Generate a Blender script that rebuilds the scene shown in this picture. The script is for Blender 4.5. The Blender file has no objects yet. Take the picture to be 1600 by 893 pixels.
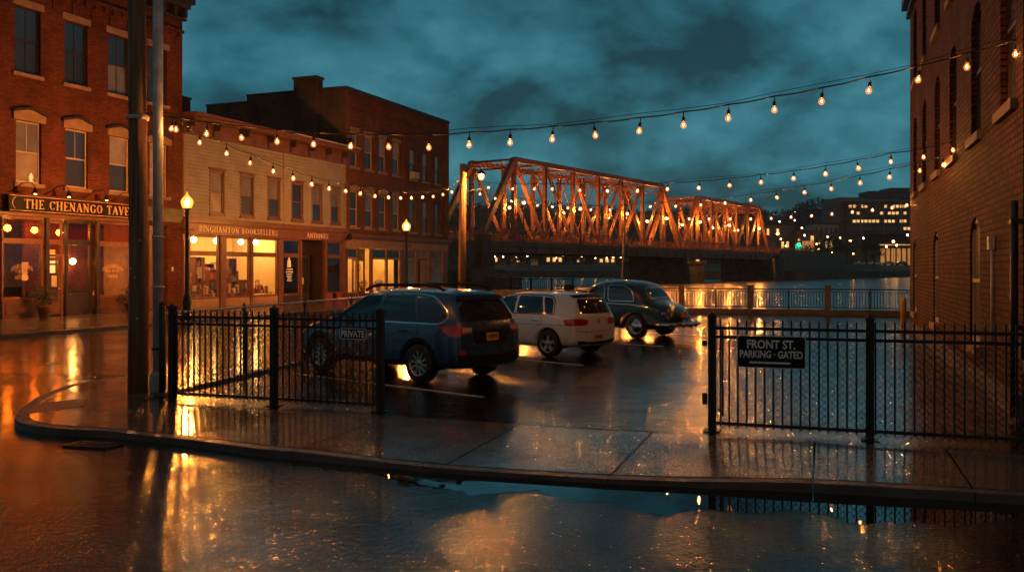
import bpy, bmesh, math, random
from mathutils import Vector, Matrix
from mathutils.bvhtree import BVHTree
R_ = math.radians; PI = math.pi
random.seed(7)
SC = bpy.context.scene; COL = SC.collection
# ------------------------------------------------------------------ camera, world, sun, exposure
cam = bpy.data.cameras.new('camera'); camo = bpy.data.objects.new('camera', cam); COL.objects.link(camo)
camo.location = (0, 0, 2.0); camo.rotation_euler = (PI/2, 0, 0)
cam.sensor_width = 36; cam.lens = 31.5; cam.shift_y = -0.01656; cam.clip_start = .1; cam.clip_end = 5000
SC.camera = camo
SC.render.engine = 'CYCLES'
cy = SC.cycles
cy.use_denoising = True; cy.max_bounces = 7; cy.diffuse_bounces = 3; cy.glossy_bounces = 4; cy.transparent_max_bounces = 12
cy.volume_bounces = 0; cy.sample_clamp_indirect = 4.0; cy.caustics_reflective = False; cy.caustics_refractive = False
cy.use_adaptive_sampling = True; cy.adaptive_threshold = 0.02
SC.view_settings.view_transform = 'Standard'; SC.view_settings.look = 'None'
SC.view_settings.exposure = 0; SC.view_settings.gamma = 1; SC.view_settings.use_curve_mapping = False
W = bpy.data.worlds.new('World'); SC.world = W; W.use_nodes = True
nt = W.node_tree; N = nt.nodes; L = nt.links; N.clear()
out = N.new('ShaderNodeOutputWorld'); bg = N.new('ShaderNodeBackground')
sky = N.new('ShaderNodeTexSky'); sky.sky_type = 'NISHITA'; sky.sun_disc = False
sky.sun_elevation = R_(1.0); sky.sun_rotation = R_(200)
tc = N.new('ShaderNodeTexCoord'); sep = N.new('ShaderNodeSeparateXYZ'); L.new(tc.outputs['Generated'], sep.inputs[0])
# project the view direction on a cloud deck: (x, y) / (z + k)
ad = N.new('ShaderNodeMath'); ad.operation = 'ADD'; ad.inputs[1].default_value = .5; L.new(sep.outputs[2], ad.inputs[0])
mx = N.new('ShaderNodeMath'); mx.operation = 'MAXIMUM'; mx.inputs[1].default_value = .1; L.new(ad.outputs[0], mx.inputs[0])
dx = N.new('ShaderNodeMath'); dx.operation = 'DIVIDE'; L.new(sep.outputs[0], dx.inputs[0]); L.new(mx.outputs[0], dx.inputs[1])
dy = N.new('ShaderNodeMath'); dy.operation = 'DIVIDE'; L.new(sep.outputs[1], dy.inputs[0]); L.new(mx.outputs[0], dy.inputs[1])
cb = N.new('ShaderNodeCombineXYZ'); L.new(dx.outputs[0], cb.inputs[0]); L.new(dy.outputs[0], cb.inputs[1])
n1 = N.new('ShaderNodeTexNoise'); n1.inputs['Scale'].default_value = 2.9; n1.inputs['Detail'].default_value = 10
n1.inputs['Roughness'].default_value = .58; n1.inputs['Distortion'].default_value = .15; L.new(cb.outputs[0], n1.inputs['Vector'])
rp = N.new('ShaderNodeValToRGB'); L.new(n1.outputs['Fac'], rp.inputs[0])
e = rp.color_ramp.elements
e[0].position = .41; e[0].color = (.0080, .046, .066, 1)
e[1].position = .62; e[1].color = (.055, .230, .300, 1)
m_ = e.new(.5); m_.color = (.022, .128, .172, 1)
# clouds over the dusk sky
tint = N.new('ShaderNodeMixRGB'); tint.blend_type = 'MULTIPLY'; tint.inputs[0].default_value = 1
tint.inputs[2].default_value = (.004, .012, .016, 1); L.new(sky.outputs[0], tint.inputs[1])
add = N.new('ShaderNodeMixRGB'); add.blend_type = 'ADD'; add.inputs[0].default_value = 1
L.new(rp.outputs[0], add.inputs[1]); L.new(tint.outputs[0], add.inputs[2])
# dusk glow lies low in front; unseen deck dimmed overhead, brightened behind as fill
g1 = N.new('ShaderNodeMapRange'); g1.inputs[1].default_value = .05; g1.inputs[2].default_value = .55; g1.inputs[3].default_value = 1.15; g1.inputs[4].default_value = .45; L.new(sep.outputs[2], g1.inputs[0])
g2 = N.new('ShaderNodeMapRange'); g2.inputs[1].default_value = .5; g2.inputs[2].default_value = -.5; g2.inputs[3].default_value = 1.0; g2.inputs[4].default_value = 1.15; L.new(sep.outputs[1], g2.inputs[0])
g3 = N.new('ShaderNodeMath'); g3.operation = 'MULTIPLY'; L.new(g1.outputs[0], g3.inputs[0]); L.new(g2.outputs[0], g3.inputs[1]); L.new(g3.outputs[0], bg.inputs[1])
# clouds behind the viewpoint greyed as added neutral fill for camera-facing surfaces
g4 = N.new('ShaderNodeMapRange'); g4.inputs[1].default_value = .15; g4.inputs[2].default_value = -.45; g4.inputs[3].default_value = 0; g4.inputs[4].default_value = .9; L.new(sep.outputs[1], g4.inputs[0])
fill_mix = N.new('ShaderNodeMixRGB'); fill_mix.inputs[2].default_value = (.125,.103,.088,1); L.new(g4.outputs[0], fill_mix.inputs[0]); L.new(add.outputs[0], fill_mix.inputs[1])
L.new(fill_mix.outputs[0], bg.inputs[0]); L.new(bg.outputs[0], out.inputs[0])
sl = bpy.data.lights.new('dusk_sun', 'SUN'); sl.energy = .03; sl.angle = R_(30); sl.color = (1, .93, .85)
so = bpy.data.objects.new('dusk_sun', sl); COL.objects.link(so)
so.rotation_euler = (R_(60), 0, R_(-160))

# ------------------------------------------------------------------ helpers
class MB:
    def __init__(s): s.v = []; s.f = []; s.sm = []
    def add(s, vs, fs, smooth=False):
        b = len(s.v); s.v += [tuple(v) for v in vs]
        for f in fs: s.f.append(tuple(b+i for i in f)); s.sm.append(smooth)
        return s
    def box(s, x0, x1, y0, y1, z0, z1):
        return s.add([(x0,y0,z0),(x1,y0,z0),(x1,y1,z0),(x0,y1,z0),(x0,y0,z1),(x1,y0,z1),(x1,y1,z1),(x0,y1,z1)],
              [(0,3,2,1),(4,5,6,7),(0,1,5,4),(1,2,6,5),(2,3,7,6),(3,0,4,7)])
    def beam(s, p, q, w, h=None, up=(0,0,1)):
        h = h or w; p = Vector(p); q = Vector(q); d = (q-p).normalized(); u = Vector(up)
        if abs(d.dot(u)) > .98: u = Vector((1,0,0))
        a = d.cross(u).normalized()*w/2; b = a.cross(d).normalized()*h/2
        vs = [p-a-b,p+a-b,p+a+b,p-a+b,q-a-b,q+a-b,q+a+b,q-a+b]
        return s.add(vs, [(0,3,2,1),(4,5,6,7),(0,1,5,4),(1,2,6,5),(2,3,7,6),(3,0,4,7)])
    def tube(s, pts, r, n=8, cap=True):
        pts = [Vector(p) for p in pts]; rs = r if isinstance(r, (list, tuple)) else [r]*len(pts)
        vs = []; fs = []; prev = None
        for i, p in enumerate(pts):
            d = (pts[min(i+1,len(pts)-1)]-pts[max(i-1,0)]).normalized()
            if prev is None: a = d.cross(Vector((0,0,1)) if abs(d.z) < .95 else Vector((1,0,0))).normalized()
            else: a = (prev-d*prev.dot(d)).normalized()
            prev = a; b = d.cross(a)
            for k in range(n):
                t = 2*PI*k/n; vs.append(p+(a*math.cos(t)+b*math.sin(t))*rs[i])
        for i in range(len(pts)-1):
            for k in range(n): fs.append((i*n+k, i*n+(k+1)%n, (i+1)*n+(k+1)%n, (i+1)*n+k))
        if cap: fs += [tuple(range(n))[::-1], tuple((len(pts)-1)*n+k for k in range(n))]
        return s.add(vs, fs, n > 5)
    def lathe(s, prof, c=(0,0,0), n=16, axis='z', smooth=True, caps=True):
        vs = []; fs = []
        for (r, h) in prof:
            for k in range(n):
                t = 2*PI*k/n; a, b = r*math.cos(t), r*math.sin(t)
                p = (a,b,h) if axis == 'z' else (a,h,b) if axis == 'y' else (h,a,b)
                vs.append((p[0]+c[0], p[1]+c[1], p[2]+c[2]))
        m = len(prof)
        for i in range(m-1):
            for k in range(n): fs.append((i*n+k, i*n+(k+1)%n, (i+1)*n+(k+1)%n, (i+1)*n+k))
        if caps and prof[0][0] > 1e-4: fs.append(tuple(range(n))[::-1])
        if caps and prof[-1][0] > 1e-4: fs.append(tuple((m-1)*n+k for k in range(n)))
        return s.add(vs, fs, smooth)
    def prism(s, poly, z0, z1):
        n = len(poly)
        vs = [(p[0],p[1],z0) for p in poly]+[(p[0],p[1],z1) for p in poly]
        return s.add(vs, [tuple(range(n))[::-1], tuple(range(n,2*n))]+[(i,(i+1)%n,n+(i+1)%n,n+i) for i in range(n)])
    def vprism(s, poly, y0, y1):                      # polygon in x,z pushed along y
        n = len(poly)
        vs = [(p[0],y0,p[1]) for p in poly]+[(p[0],y1,p[1]) for p in poly]
        return s.add(vs, [tuple(range(n)), tuple(range(n,2*n))[::-1]]+[(i,n+i,n+(i+1)%n,(i+1)%n) for i in range(n)])
    def xf(s, M, start=0):
        for i in range(start, len(s.v)): s.v[i] = tuple(M @ Vector(s.v[i]))
        return s
    def build(s, name, mat, parent=None, bevel=0, fix=True):
        me = bpy.data.meshes.new(name); me.from_pydata(s.v, [], s.f); me.update()
        if any(s.sm): me.polygons.foreach_set('use_smooth', s.sm)
        if fix:
            bm = bmesh.new(); bm.from_mesh(me); bmesh.ops.recalc_face_normals(bm, faces=bm.faces); bm.to_mesh(me); bm.free()
        me.materials.append(mat)
        o = bpy.data.objects.new(name, me); COL.objects.link(o)
        if parent: o.parent = parent
        if bevel:
            m = o.modifiers.new('bevel', 'BEVEL'); m.width = bevel; m.segments = 2; m.limit_method = 'ANGLE'
        return o
def box(*a): return MB().box(*a)
def tag(o, label=None, cat=None, group=None, kind=None):
    if label: o['label'] = label
    if cat: o['category'] = cat
    if group: o['group'] = group
    if kind: o['kind'] = kind
    return o
def thing(name, label, cat, loc=(0,0,0), rz=0, group=None):
    o = bpy.data.objects.new(name, None); COL.objects.link(o); o.location = loc; o.rotation_euler = (0,0,rz)
    o.empty_display_size = .2
    return tag(o, label, cat, group)
def copy_tree(o, parent=None):
    c = o.copy(); COL.objects.link(c); c.parent = parent
    for ch in list(o.children): copy_tree(ch, c)
    return c
class Line:                                            # a facade line on the ground: photo column -> metres along it
    def __init__(s, o, ang): s.o = o; s.a = R_(ang); s.d = (math.sin(s.a), math.cos(s.a))
    def s_(s, px):
        k = (px-800)/1400; return (k*s.o[1]-s.o[0])/(s.d[0]-k*s.d[1])
    def pt(s, t): return (s.o[0]+s.d[0]*t, s.o[1]+s.d[1]*t)
    def z(s, px, py): return 2+(420-py)*(s.o[1]+s.d[1]*s.s_(px))/1400

# ------------------------------------------------------------------ materials
MATS = {}
def newmat(name):
    m = bpy.data.materials.new(name); m.use_nodes = True; n = m.node_tree.nodes; n.clear()
    o = n.new('ShaderNodeOutputMaterial'); b = n.new('ShaderNodeBsdfPrincipled'); m.node_tree.links.new(b.outputs[0], o.inputs[0])
    MATS[name] = m
    return m, n, m.node_tree.links, b
def coords(n, l, scale=(1,1,1), kind='Object'):
    t = n.new('ShaderNodeTexCoord'); mp = n.new('ShaderNodeMapping'); mp.inputs['Scale'].default_value = scale
    l.new(t.outputs[kind], mp.inputs[0]); return mp.outputs[0]
def noise(n, l, vec, scale, detail=4, rough=.5):
    t = n.new('ShaderNodeTexNoise'); t.inputs['Scale'].default_value = scale; t.inputs['Detail'].default_value = detail
    t.inputs['Roughness'].default_value = rough; l.new(vec, t.inputs['Vector']); return t.outputs['Fac']
def ramp(n, l, fac, stops):
    r = n.new('ShaderNodeValToRGB'); l.new(fac, r.inputs[0]); e = r.color_ramp.elements
    while len(e) > 1: e.remove(e[-1])
    for i, (p, c) in enumerate(stops):
        c = (c,c,c,1) if isinstance(c, (int,float)) else (*c,1)
        if i == 0: e[0].position = p; e[0].color = c
        else: q = e.new(p); q.color = c
    return r.outputs[0]
def bump(n, l, h, strength, dist, prev=None):
    b = n.new('ShaderNodeBump'); b.inputs['Strength'].default_value = strength; b.inputs['Distance'].default_value = dist
    l.new(h, b.inputs['Height'])
    if prev is not None: l.new(prev, b.inputs['Normal'])
    return b.outputs[0]
def pbr(name, col, rough=.6, metal=0, var=.25, vs=3.0, bs=0, bscale=40, scale=(1,1,1), rvar=.12, coat=0, spec=.5):
    m, n, l, b = newmat(name); v = coords(n, l, scale)
    f = noise(n, l, v, vs, 6, .6)
    lo = tuple(c*(1-var) for c in col); hi = tuple(min(1,c*(1+var)) for c in col)
    l.new(ramp(n, l, f, [(.3,lo),(.7,hi)]), b.inputs['Base Color'])
    f2 = noise(n, l, v, vs*2.7, 4)
    l.new(ramp(n, l, f2, [(.3,max(.02,rough-rvar)),(.7,min(1,rough+rvar))]), b.inputs['Roughness'])
    b.inputs['Metallic'].default_value = metal; b.inputs['Specular IOR Level'].default_value = spec
    if coat: b.inputs['Coat Weight'].default_value = coat; b.inputs['Coat Roughness'].default_value = .04
    if bs: l.new(bump(n, l, noise(n, l, v, bscale, 5, .6), bs, .01), b.inputs['Normal'])
    return m
def emit(name, col, s, var=0):
    m, n, l, b = newmat(name)
    b.inputs['Base Color'].default_value = (*[c*.5 for c in col],1); b.inputs['Emission Color'].default_value = (*col,1)
    b.inputs['Emission Strength'].default_value = s
    if var:
        f = noise(n, l, coords(n, l), var, 2)
        l.new(ramp(n, l, f, [(.35,tuple(c*.6 for c in col)),(.65,col)]), b.inputs['Emission Color'])
    return m
def brick(name, c1, c2, mortar, rough=.75, soot=.6, bw=.22, bh=.075, mo=.012):
    m, n, l, b = newmat(name)
    t = n.new('ShaderNodeTexCoord'); s = n.new('ShaderNodeSeparateXYZ'); l.new(t.outputs['Object'], s.inputs[0])
    a = n.new('ShaderNodeMath'); a.operation = 'ADD'; l.new(s.outputs[0], a.inputs[0]); l.new(s.outputs[1], a.inputs[1])
    c = n.new('ShaderNodeCombineXYZ'); l.new(a.outputs[0], c.inputs[0]); l.new(s.outputs[2], c.inputs[1])
    br = n.new('ShaderNodeTexBrick'); l.new(c.outputs[0], br.inputs['Vector'])
    br.inputs['Scale'].default_value = 1; br.inputs['Brick Width'].default_value = bw; br.inputs['Row Height'].default_value = bh
    br.inputs['Mortar Size'].default_value = mo; br.inputs['Mortar Smooth'].default_value = .2; br.inputs['Bias'].default_value = -.1
    br.inputs['Color1'].default_value = (*c1,1); br.inputs['Color2'].default_value = (*c2,1); br.inputs['Mortar'].default_value = (*mortar,1)
    v = coords(n, l); f = noise(n, l, v, .45, 8, .65)
    k = ramp(n, l, f, [(.32,(soot,soot,soot)),(.62,(1,1,1))])
    mu = n.new('ShaderNodeMixRGB'); mu.blend_type = 'MULTIPLY'; mu.inputs[0].default_value = 1
    l.new(br.outputs['Color'], mu.inputs[1]); l.new(k, mu.inputs[2])
    f2 = noise(n, l, v, 9, 5, .7); k2 = ramp(n, l, f2, [(.3,(.75,.75,.75)),(.7,(1.25,1.2,1.15))])
    m2 = n.new('ShaderNodeMixRGB'); m2.blend_type = 'MULTIPLY'; m2.inputs[0].default_value = 1
    l.new(mu.outputs[0], m2.inputs[1]); l.new(k2, m2.inputs[2]); l.new(m2.outputs[0], b.inputs['Base Color'])
    b.inputs['Roughness'].default_value = rough; b.inputs['Specular IOR Level'].default_value = .12
    inv = n.new('ShaderNodeMath'); inv.operation = 'SUBTRACT'; inv.inputs[0].default_value = 1; l.new(br.outputs['Fac'], inv.inputs[1])
    p = bump(n, l, inv.outputs[0], .9, .018); l.new(bump(n, l, f2, .35, .008, p), b.inputs['Normal'])
    return m
brick('brick_tavern', (.21,.058,.031), (.12,.034,.020), (.07,.036,.026), soot=.4)
brick('brick_row', (.23,.075,.05), (.16,.055,.038), (.10,.07,.06), soot=.5)
brick('brick_sooty', (.10,.07,.055), (.07,.045,.035), (.10,.09,.08), soot=.35, rough=.85)
brick('brick_warehouse', (.185,.052,.028), (.070,.024,.016), (.016,.010,.008), soot=.4, bw=.27, bh=.10, mo=.017)
brick('stone_blocks', (.17,.15,.13), (.11,.10,.09), (.03,.028,.025), soot=.5, bw=1.1, bh=.5)
pbr('clapboard', (.25,.24,.20), .55, var=.18, vs=1.2, bs=.1)
pbr('brown_trim', (.13,.055,.03), .45, var=.3, vs=2, bs=.1)
pbr('tan_trim', (.30,.19,.10), .5, var=.2, vs=2)
pbr('dark_trim', (.035,.022,.016), .4, var=.3)
pbr('wood_frame', (.20,.075,.03), .4, var=.3, vs=2)
pbr('pale_frame', (.42,.33,.24), .5, var=.15, vs=3)
pbr('sandstone', (.26,.17,.11), .7, var=.25, vs=3, bs=.3)
pbr('roof_tar', (.03,.03,.032), .6, bs=.3)
pbr('sign_black', (.005,.005,.005), .6, var=.2, spec=.2)
pbr('green_fascia', (.06,.06,.025), .5, var=.3, vs=1)
pbr('gold_leaf', (.85,.50,.16), .35, metal=.0, var=.08)
pbr('cream_letter', (.72,.60,.42), .5, var=.08)
pbr('sign_white', (.88,.87,.84), .4, var=.06, vs=8)
pbr('red_panel', (.30,.035,.02), .5)
def glass(name, tint=(1,1,1), rough=.02, refl=1.0):
    m = bpy.data.materials.new(name); m.use_nodes = True; n = m.node_tree.nodes; l = m.node_tree.links; n.clear()
    o = n.new('ShaderNodeOutputMaterial'); t = n.new('ShaderNodeBsdfTransparent'); t.inputs[0].default_value = (*tint,1)
    g = n.new('ShaderNodeBsdfGlossy'); g.inputs['Roughness'].default_value = rough
    f = n.new('ShaderNodeLayerWeight'); f.inputs[0].default_value = .5; pw = n.new('ShaderNodeMath'); pw.operation = 'POWER'; pw.inputs[1].default_value = 5; l.new(f.outputs['Facing'], pw.inputs[0])
    mu = n.new('ShaderNodeMath'); mu.operation = 'MULTIPLY_ADD'; mu.inputs[1].default_value = .9*refl; mu.inputs[2].default_value = .035; l.new(pw.outputs[0], mu.inputs[0]); x = n.new('ShaderNodeMixShader'); l.new(mu.outputs[0], x.inputs[0]); l.new(t.outputs[0], x.inputs[1]); l.new(g.outputs[0], x.inputs[2])
    l.new(bump(n, l, noise(n, l, coords(n, l), 1.5, 2), .05, .02), g.inputs['Normal'])
    l.new(x.outputs[0], o.inputs[0]); MATS[name] = m; return m
glass('shop_glass'); glass('amber_glass', (.95,.62,.25))
def pane(name, col, rough=.07, stripe=None, bs=.06):
    m, n, l, b = newmat(name); v = coords(n, l)
    f = noise(n, l, v, 1.3, 4)
    l.new(ramp(n, l, f, [(.35,tuple(c*.6 for c in col)),(.65,col)]), b.inputs['Base Color'])
    b.inputs['Roughness'].default_value = .5; b.inputs['Coat Weight'].default_value = 1; b.inputs['Coat Roughness'].default_value = rough; b.inputs['Coat IOR'].default_value = 1.7
    nn = bump(n, l, noise(n, l, v, 1.1, 2), bs, .05)
    l.new(nn, b.inputs['Normal']); l.new(nn, b.inputs['Coat Normal'])
    return m
pane('pane_dark', (.012,.014,.016)); pane('pane_blind', (.16,.15,.13)); pane('pane_curtain', (.30,.24,.17)); pane('pane_black', (.006,.006,.006), .1)
pbr('black_iron', (.007,.007,.007), .42, metal=.0, var=.3, vs=8, bs=.15, bscale=60, spec=.35)
pbr('galvanised', (.55,.54,.53), .45, metal=.1, var=.25, vs=6)
pbr('wire', (.015,.015,.015), .5, metal=.0, var=.3)
pbr('cable', (.012,.012,.012), .5)
def shell_mat(name, col, s, t=.55):  # see-through lamp shell with amber emission mixed in to imitate a halo
    m = bpy.data.materials.new(name); m.use_nodes = True; n = m.node_tree.nodes; l = m.node_tree.links; n.clear()
    o = n.new('ShaderNodeOutputMaterial'); tr = n.new('ShaderNodeBsdfTransparent'); tr.inputs[0].default_value = (1,.9,.8,1)
    e_ = n.new('ShaderNodeEmission'); e_.inputs[0].default_value = (*col,1); e_.inputs[1].default_value = s
    x = n.new('ShaderNodeMixShader'); x.inputs[0].default_value = 1-t; l.new(tr.outputs[0], x.inputs[1]); l.new(e_.outputs[0], x.inputs[2]); l.new(x.outputs[0], o.inputs[0]); MATS[name] = m
shell_mat('bulb_glow_glass', (1,.27,.035), 2.0); emit('filament', (1,.38,.075), 5800)
shell_mat('globe_glow_glass', (1,.36,.05), 3.6); emit('globe_core', (1,.33,.05), 13500)
shell_mat('bridge_glow_glass', (1,.30,.04), 2.2); emit('bridge_core', (1,.36,.06), 10000)
emit('ceiling_lamp', (1,.54,.16), 100); emit('amber_lamp', (1,.38,.08), 110)
emit('sign_lamp_disc', (1,.40,.08), 20)
emit('far_warm', (1,.45,.13), 30); emit('far_cool', (.85,.95,1), 14); emit('far_orange', (1,.25,.03), 60)
emit('win_warm', (1,.52,.16), 1.5, 1.2); emit('win_dim', (1,.42,.10), .5, 1.0)
emit('sign_green', (.05,1,.45), 1.6); emit('mural_lit', (1,.40,.12), .5, .9)
emit('red_neon', (1,.06,.03), 4)
pbr('bridge_steel', (.22,.080,.034), .5, metal=.1, var=.35, vs=1.2, bs=.2)
pbr('deck_concrete', (.10,.075,.055), .6, var=.3, vs=.8, bs=.2)
pbr('pier_stone', (.09,.085,.08), .8, var=.4, vs=.8, bs=.4, bscale=4)
pbr('kerb_concrete', (.10,.08,.065), .45, var=.35, vs=3, bs=.25, rvar=.2)
pbr('line_paint', (.42,.40,.38), .4, var=.35, vs=9)
pbr('yellow_paint', (.60,.34,.03), .4, var=.15)
pbr('rail_metal', (.012,.012,.012), .55, var=.3); pbr('rail_post', (.13,.10,.075), .6, var=.3, bs=.3)
pbr('iron_grate', (.03,.03,.03), .35, metal=.5)
pbr('tactile_red', (.17,.035,.025), .4, var=.3, vs=6)
pbr('far_wall_grey', (.10,.10,.105), .7); pbr('far_wall_tan', (.20,.15,.11), .7); pbr('far_wall_brown', (.10,.055,.035), .7)
pbr('far_wall_white', (.40,.38,.36), .7); pbr('far_roof', (.04,.04,.045), .7)
pbr('interior_cream', (.80,.62,.32), .8, var=.06); pbr('interior_brown', (.34,.20,.09), .7); pbr('interior_dark', (.03,.02,.015), .7)
pbr('paper', (.7,.6,.42), .7, var=.12, vs=6)
BOOKS = []
for i, c in enumerate([(.35,.05,.03),(.08,.10,.14),(.45,.33,.15),(.12,.06,.03),(.55,.48,.35),(.10,.12,.06),(.5,.15,.05)]): BOOKS.append(pbr('book_cover_%s' % 'abcdefg'[i], c, .6, var=.15))
pbr('car_blue', (.016,.062,.145), .28, metal=.25, var=.08, vs=2, coat=1, rvar=.04)
pbr('car_silver', (.74,.74,.76), .30, metal=.1, var=.05, vs=2, coat=1, rvar=.04)
pbr('car_black', (.006,.012,.014), .22, metal=.0, var=.1, vs=2, coat=1, rvar=.03)
pbr('car_white', (.5,.5,.5), .3, coat=1)
pbr('car_plastic', (.010,.010,.010), .6, var=.2, spec=.25)
pbr('tyre', (.012,.012,.012), .65, var=.3, bs=.2)
pbr('alloy', (.50,.47,.44), .3, metal=.8, var=.1); pbr('chrome', (.70,.68,.65), .12, metal=1, var=.05, rvar=.04)
pbr('tail_red', (.45,.010,.010), .15, var=.3, vs=12, coat=1); pbr('tail_clear', (.55,.42,.40), .2, var=.2, vs=25, coat=1)
pbr('plate_orange', (.65,.33,.07), .45, var=.1, vs=12); pbr('plate_dark', (.05,.04,.05), .5)
def car_glass():
    m, n, l, b = newmat('car_glass'); v = coords(n, l)
    f = noise(n, l, v, 2.2, 3); l.new(ramp(n, l, f, [(.4,(.006,.008,.009)),(.65,(.02,.022,.022))]), b.inputs['Base Color'])
    b.inputs['Roughness'].default_value = .04; b.inputs['IOR'].default_value = 1.9; return m
car_glass()
def timber(name, c):
    m, n, l, b = newmat(name); v = coords(n, l, (14,14,.7)); f = noise(n, l, v, 1, 8, .65)
    l.new(ramp(n, l, f, [(.3,tuple(x*.35 for x in c)),(.55,c),(.7,tuple(x*1.3 for x in c))]), b.inputs['Base Color'])
    b.inputs['Roughness'].default_value = .75; b.inputs['Specular IOR Level'].default_value = .15; l.new(bump(n, l, f, .9, .03), b.inputs['Normal']); return m
timber('pole_timber', (.30,.18,.11))

def wet(name, dry, damp, pud, rough_hi, grain, gstr, scale=.35, fleck=0, p0=.47, p1=.60, wave=.02, film=.7, crack=0):
    """wet ground: a puddle mask gives smooth water where high, damp grain elsewhere"""
    m, n, l, b = newmat(name); v = coords(n, l, (1,1,1))
    big = noise(n, l, v, scale, 5, .55)
    mask = ramp(n, l, big, [(p0,0.0),(p1,1.0)])
    md = noise(n, l, v, 2.2, 6, .6)
    sp = n.new('ShaderNodeMixRGB'); sp.blend_type = 'MULTIPLY'; sp.inputs[0].default_value = 1
    l.new(ramp(n, l, md, [(.3,dry),(.7,damp)]), sp.inputs[1]); l.new(ramp(n, l, noise(n, l, v, grain, 2, .6), [(.40,.45),(.55,1.0),(.70,3.2)]), sp.inputs[2]); l.new(sp.outputs[0], b.inputs['Base Color'])
    fine = noise(n, l, v, 28, 6, .75)
    r0 = ramp(n, l, md, [(.3,rough_hi*.55),(.7,rough_hi)])
    mixr = n.new('ShaderNodeMixRGB'); l.new(mask, mixr.inputs[0]); l.new(r0, mixr.inputs[1]); mixr.inputs[2].default_value = (pud,pud,pud,1)
    l.new(mixr.outputs[0], b.inputs['Roughness'])
    b.inputs['Specular IOR Level'].default_value = .5; b.inputs['IOR'].default_value = 1.30
    vo = n.new('ShaderNodeTexVoronoi'); vo.inputs['Scale'].default_value = grain; l.new(v, vo.inputs['Vector'])
    inv = n.new('ShaderNodeMath'); inv.operation = 'SUBTRACT'; inv.inputs[0].default_value = 1.0; l.new(mask, inv.inputs[1])
    mg = n.new('ShaderNodeMath'); mg.operation = 'MULTIPLY'; l.new(vo.outputs['Distance'], mg.inputs[0]); l.new(inv.outputs[0], mg.inputs[1])
    w0 = bump(n, l, noise(n, l, v, 1.6, 3), .6, wave*1.3)
    w1 = bump(n, l, noise(n, l, v, grain*.4, 3, .5), gstr, .0048, w0)
    w2 = bump(n, l, mg.outputs[0], gstr, .0018, w1)
    # hairline cracks
    ns = n.new('ShaderNodeTexNoise'); ns.inputs['Scale'].default_value = 1.3; ns.inputs['Detail'].default_value = 6; l.new(v, ns.inputs['Vector'])
    mv = n.new('ShaderNodeMixRGB'); mv.blend_type = 'ADD'; mv.inputs[0].default_value = .8; l.new(v, mv.inputs[1]); l.new(ns.outputs['Color'], mv.inputs[2])
    cv = n.new('ShaderNodeTexVoronoi'); cv.feature = 'DISTANCE_TO_EDGE'; cv.inputs['Scale'].default_value = crack; l.new(mv.outputs[0], cv.inputs['Vector'])
    cr = ramp(n, l, cv.outputs['Distance'], [(0.0,0.0),(.008,1.0)])
    if crack:
        w2 = bump(n, l, cr, .5, .006, w2)
        ck = n.new('ShaderNodeMixRGB'); ck.blend_type = 'MULTIPLY'; ck.inputs[0].default_value = .8; l.new(sp.outputs[0], ck.inputs[1]); l.new(cr, ck.inputs[2]); l.new(ck.outputs[0], b.inputs['Base Color'])
    l.new(w2, b.inputs['Normal'])
    # a film of water lies smooth over the grain
    b.inputs['Coat IOR'].default_value = 1.33; b.inputs['Coat Roughness'].default_value = .09
    l.new(ramp(n, l, noise(n, l, v, scale*3.1, 6, .6), [(.38,film*.35),(.60,film)]), b.inputs['Coat Weight'])
    l.new(bump(n, l, noise(n, l, v, 7, 3, .5), .35, .006, w0), b.inputs['Coat Normal']); return m
wet('wet_road', (.007,.007,.007), (.012,.011,.010), .06, .15, 46, 1.35, .32, p0=.55, p1=.68, wave=.011, film=.5)
wet('wet_lot', (.007,.007,.007), (.011,.010,.010), .05, .24, 60, .9, .55, p0=.52, p1=.59, wave=.010, film=.50, crack=.33)
wet('wet_street', (.012,.010,.009), (.024,.020,.017), .09, .25, 40, .6, .30, p0=.48, p1=.62, wave=.012, film=.7)
wet('wet_sidewalk', (.10,.08,.062), (.17,.13,.098), .07, .30, 90, .16, .55, p0=.46, p1=.64, wave=.007, film=.6)
def river():
    m, n, l, b = newmat('river_water'); v = coords(n, l, (.35,1,1))
    b.inputs['Base Color'].default_value = (.006,.014,.018,1); b.inputs['Roughness'].default_value = .20; b.inputs['IOR'].default_value = 1.6
    w = bump(n, l, noise(n, l, v, .9, 3, .5), .8, .07); l.new(bump(n, l, noise(n, l, v, .12, 3), .4, .3, w), b.inputs['Normal']); return m
river()
def puddle():
    m, n, l, b = newmat('puddle_water'); v = coords(n, l)
    b.inputs['Base Color'].default_value = (.008,.009,.009,1); b.inputs['Roughness'].default_value = .015; b.inputs['IOR'].default_value = 1.6
    l.new(bump(n, l, noise(n, l, v, 7, 3), .10, .004), b.inputs['Normal']); return m
puddle()
pbr('grass', (.022,.05,.012), .8, var=.5, vs=.4, bs=.6, bscale=6); pbr('hill_ground', (.012,.018,.014), .9, var=.4, vs=.05)
pbr('foliage_dark', (.03,.042,.02), .8, var=.5, vs=.8); pbr('bark', (.04,.03,.022), .8, bs=.5); pbr('bare_wood', (.05,.045,.04), .85, var=.5, vs=.3)
pbr('terracotta', (.16,.07,.04), .7, bs=.2); pbr('far_bank', (.045,.04,.036), .85, var=.5, vs=.3, bs=.5, bscale=1.5)
M = MATS
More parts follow.
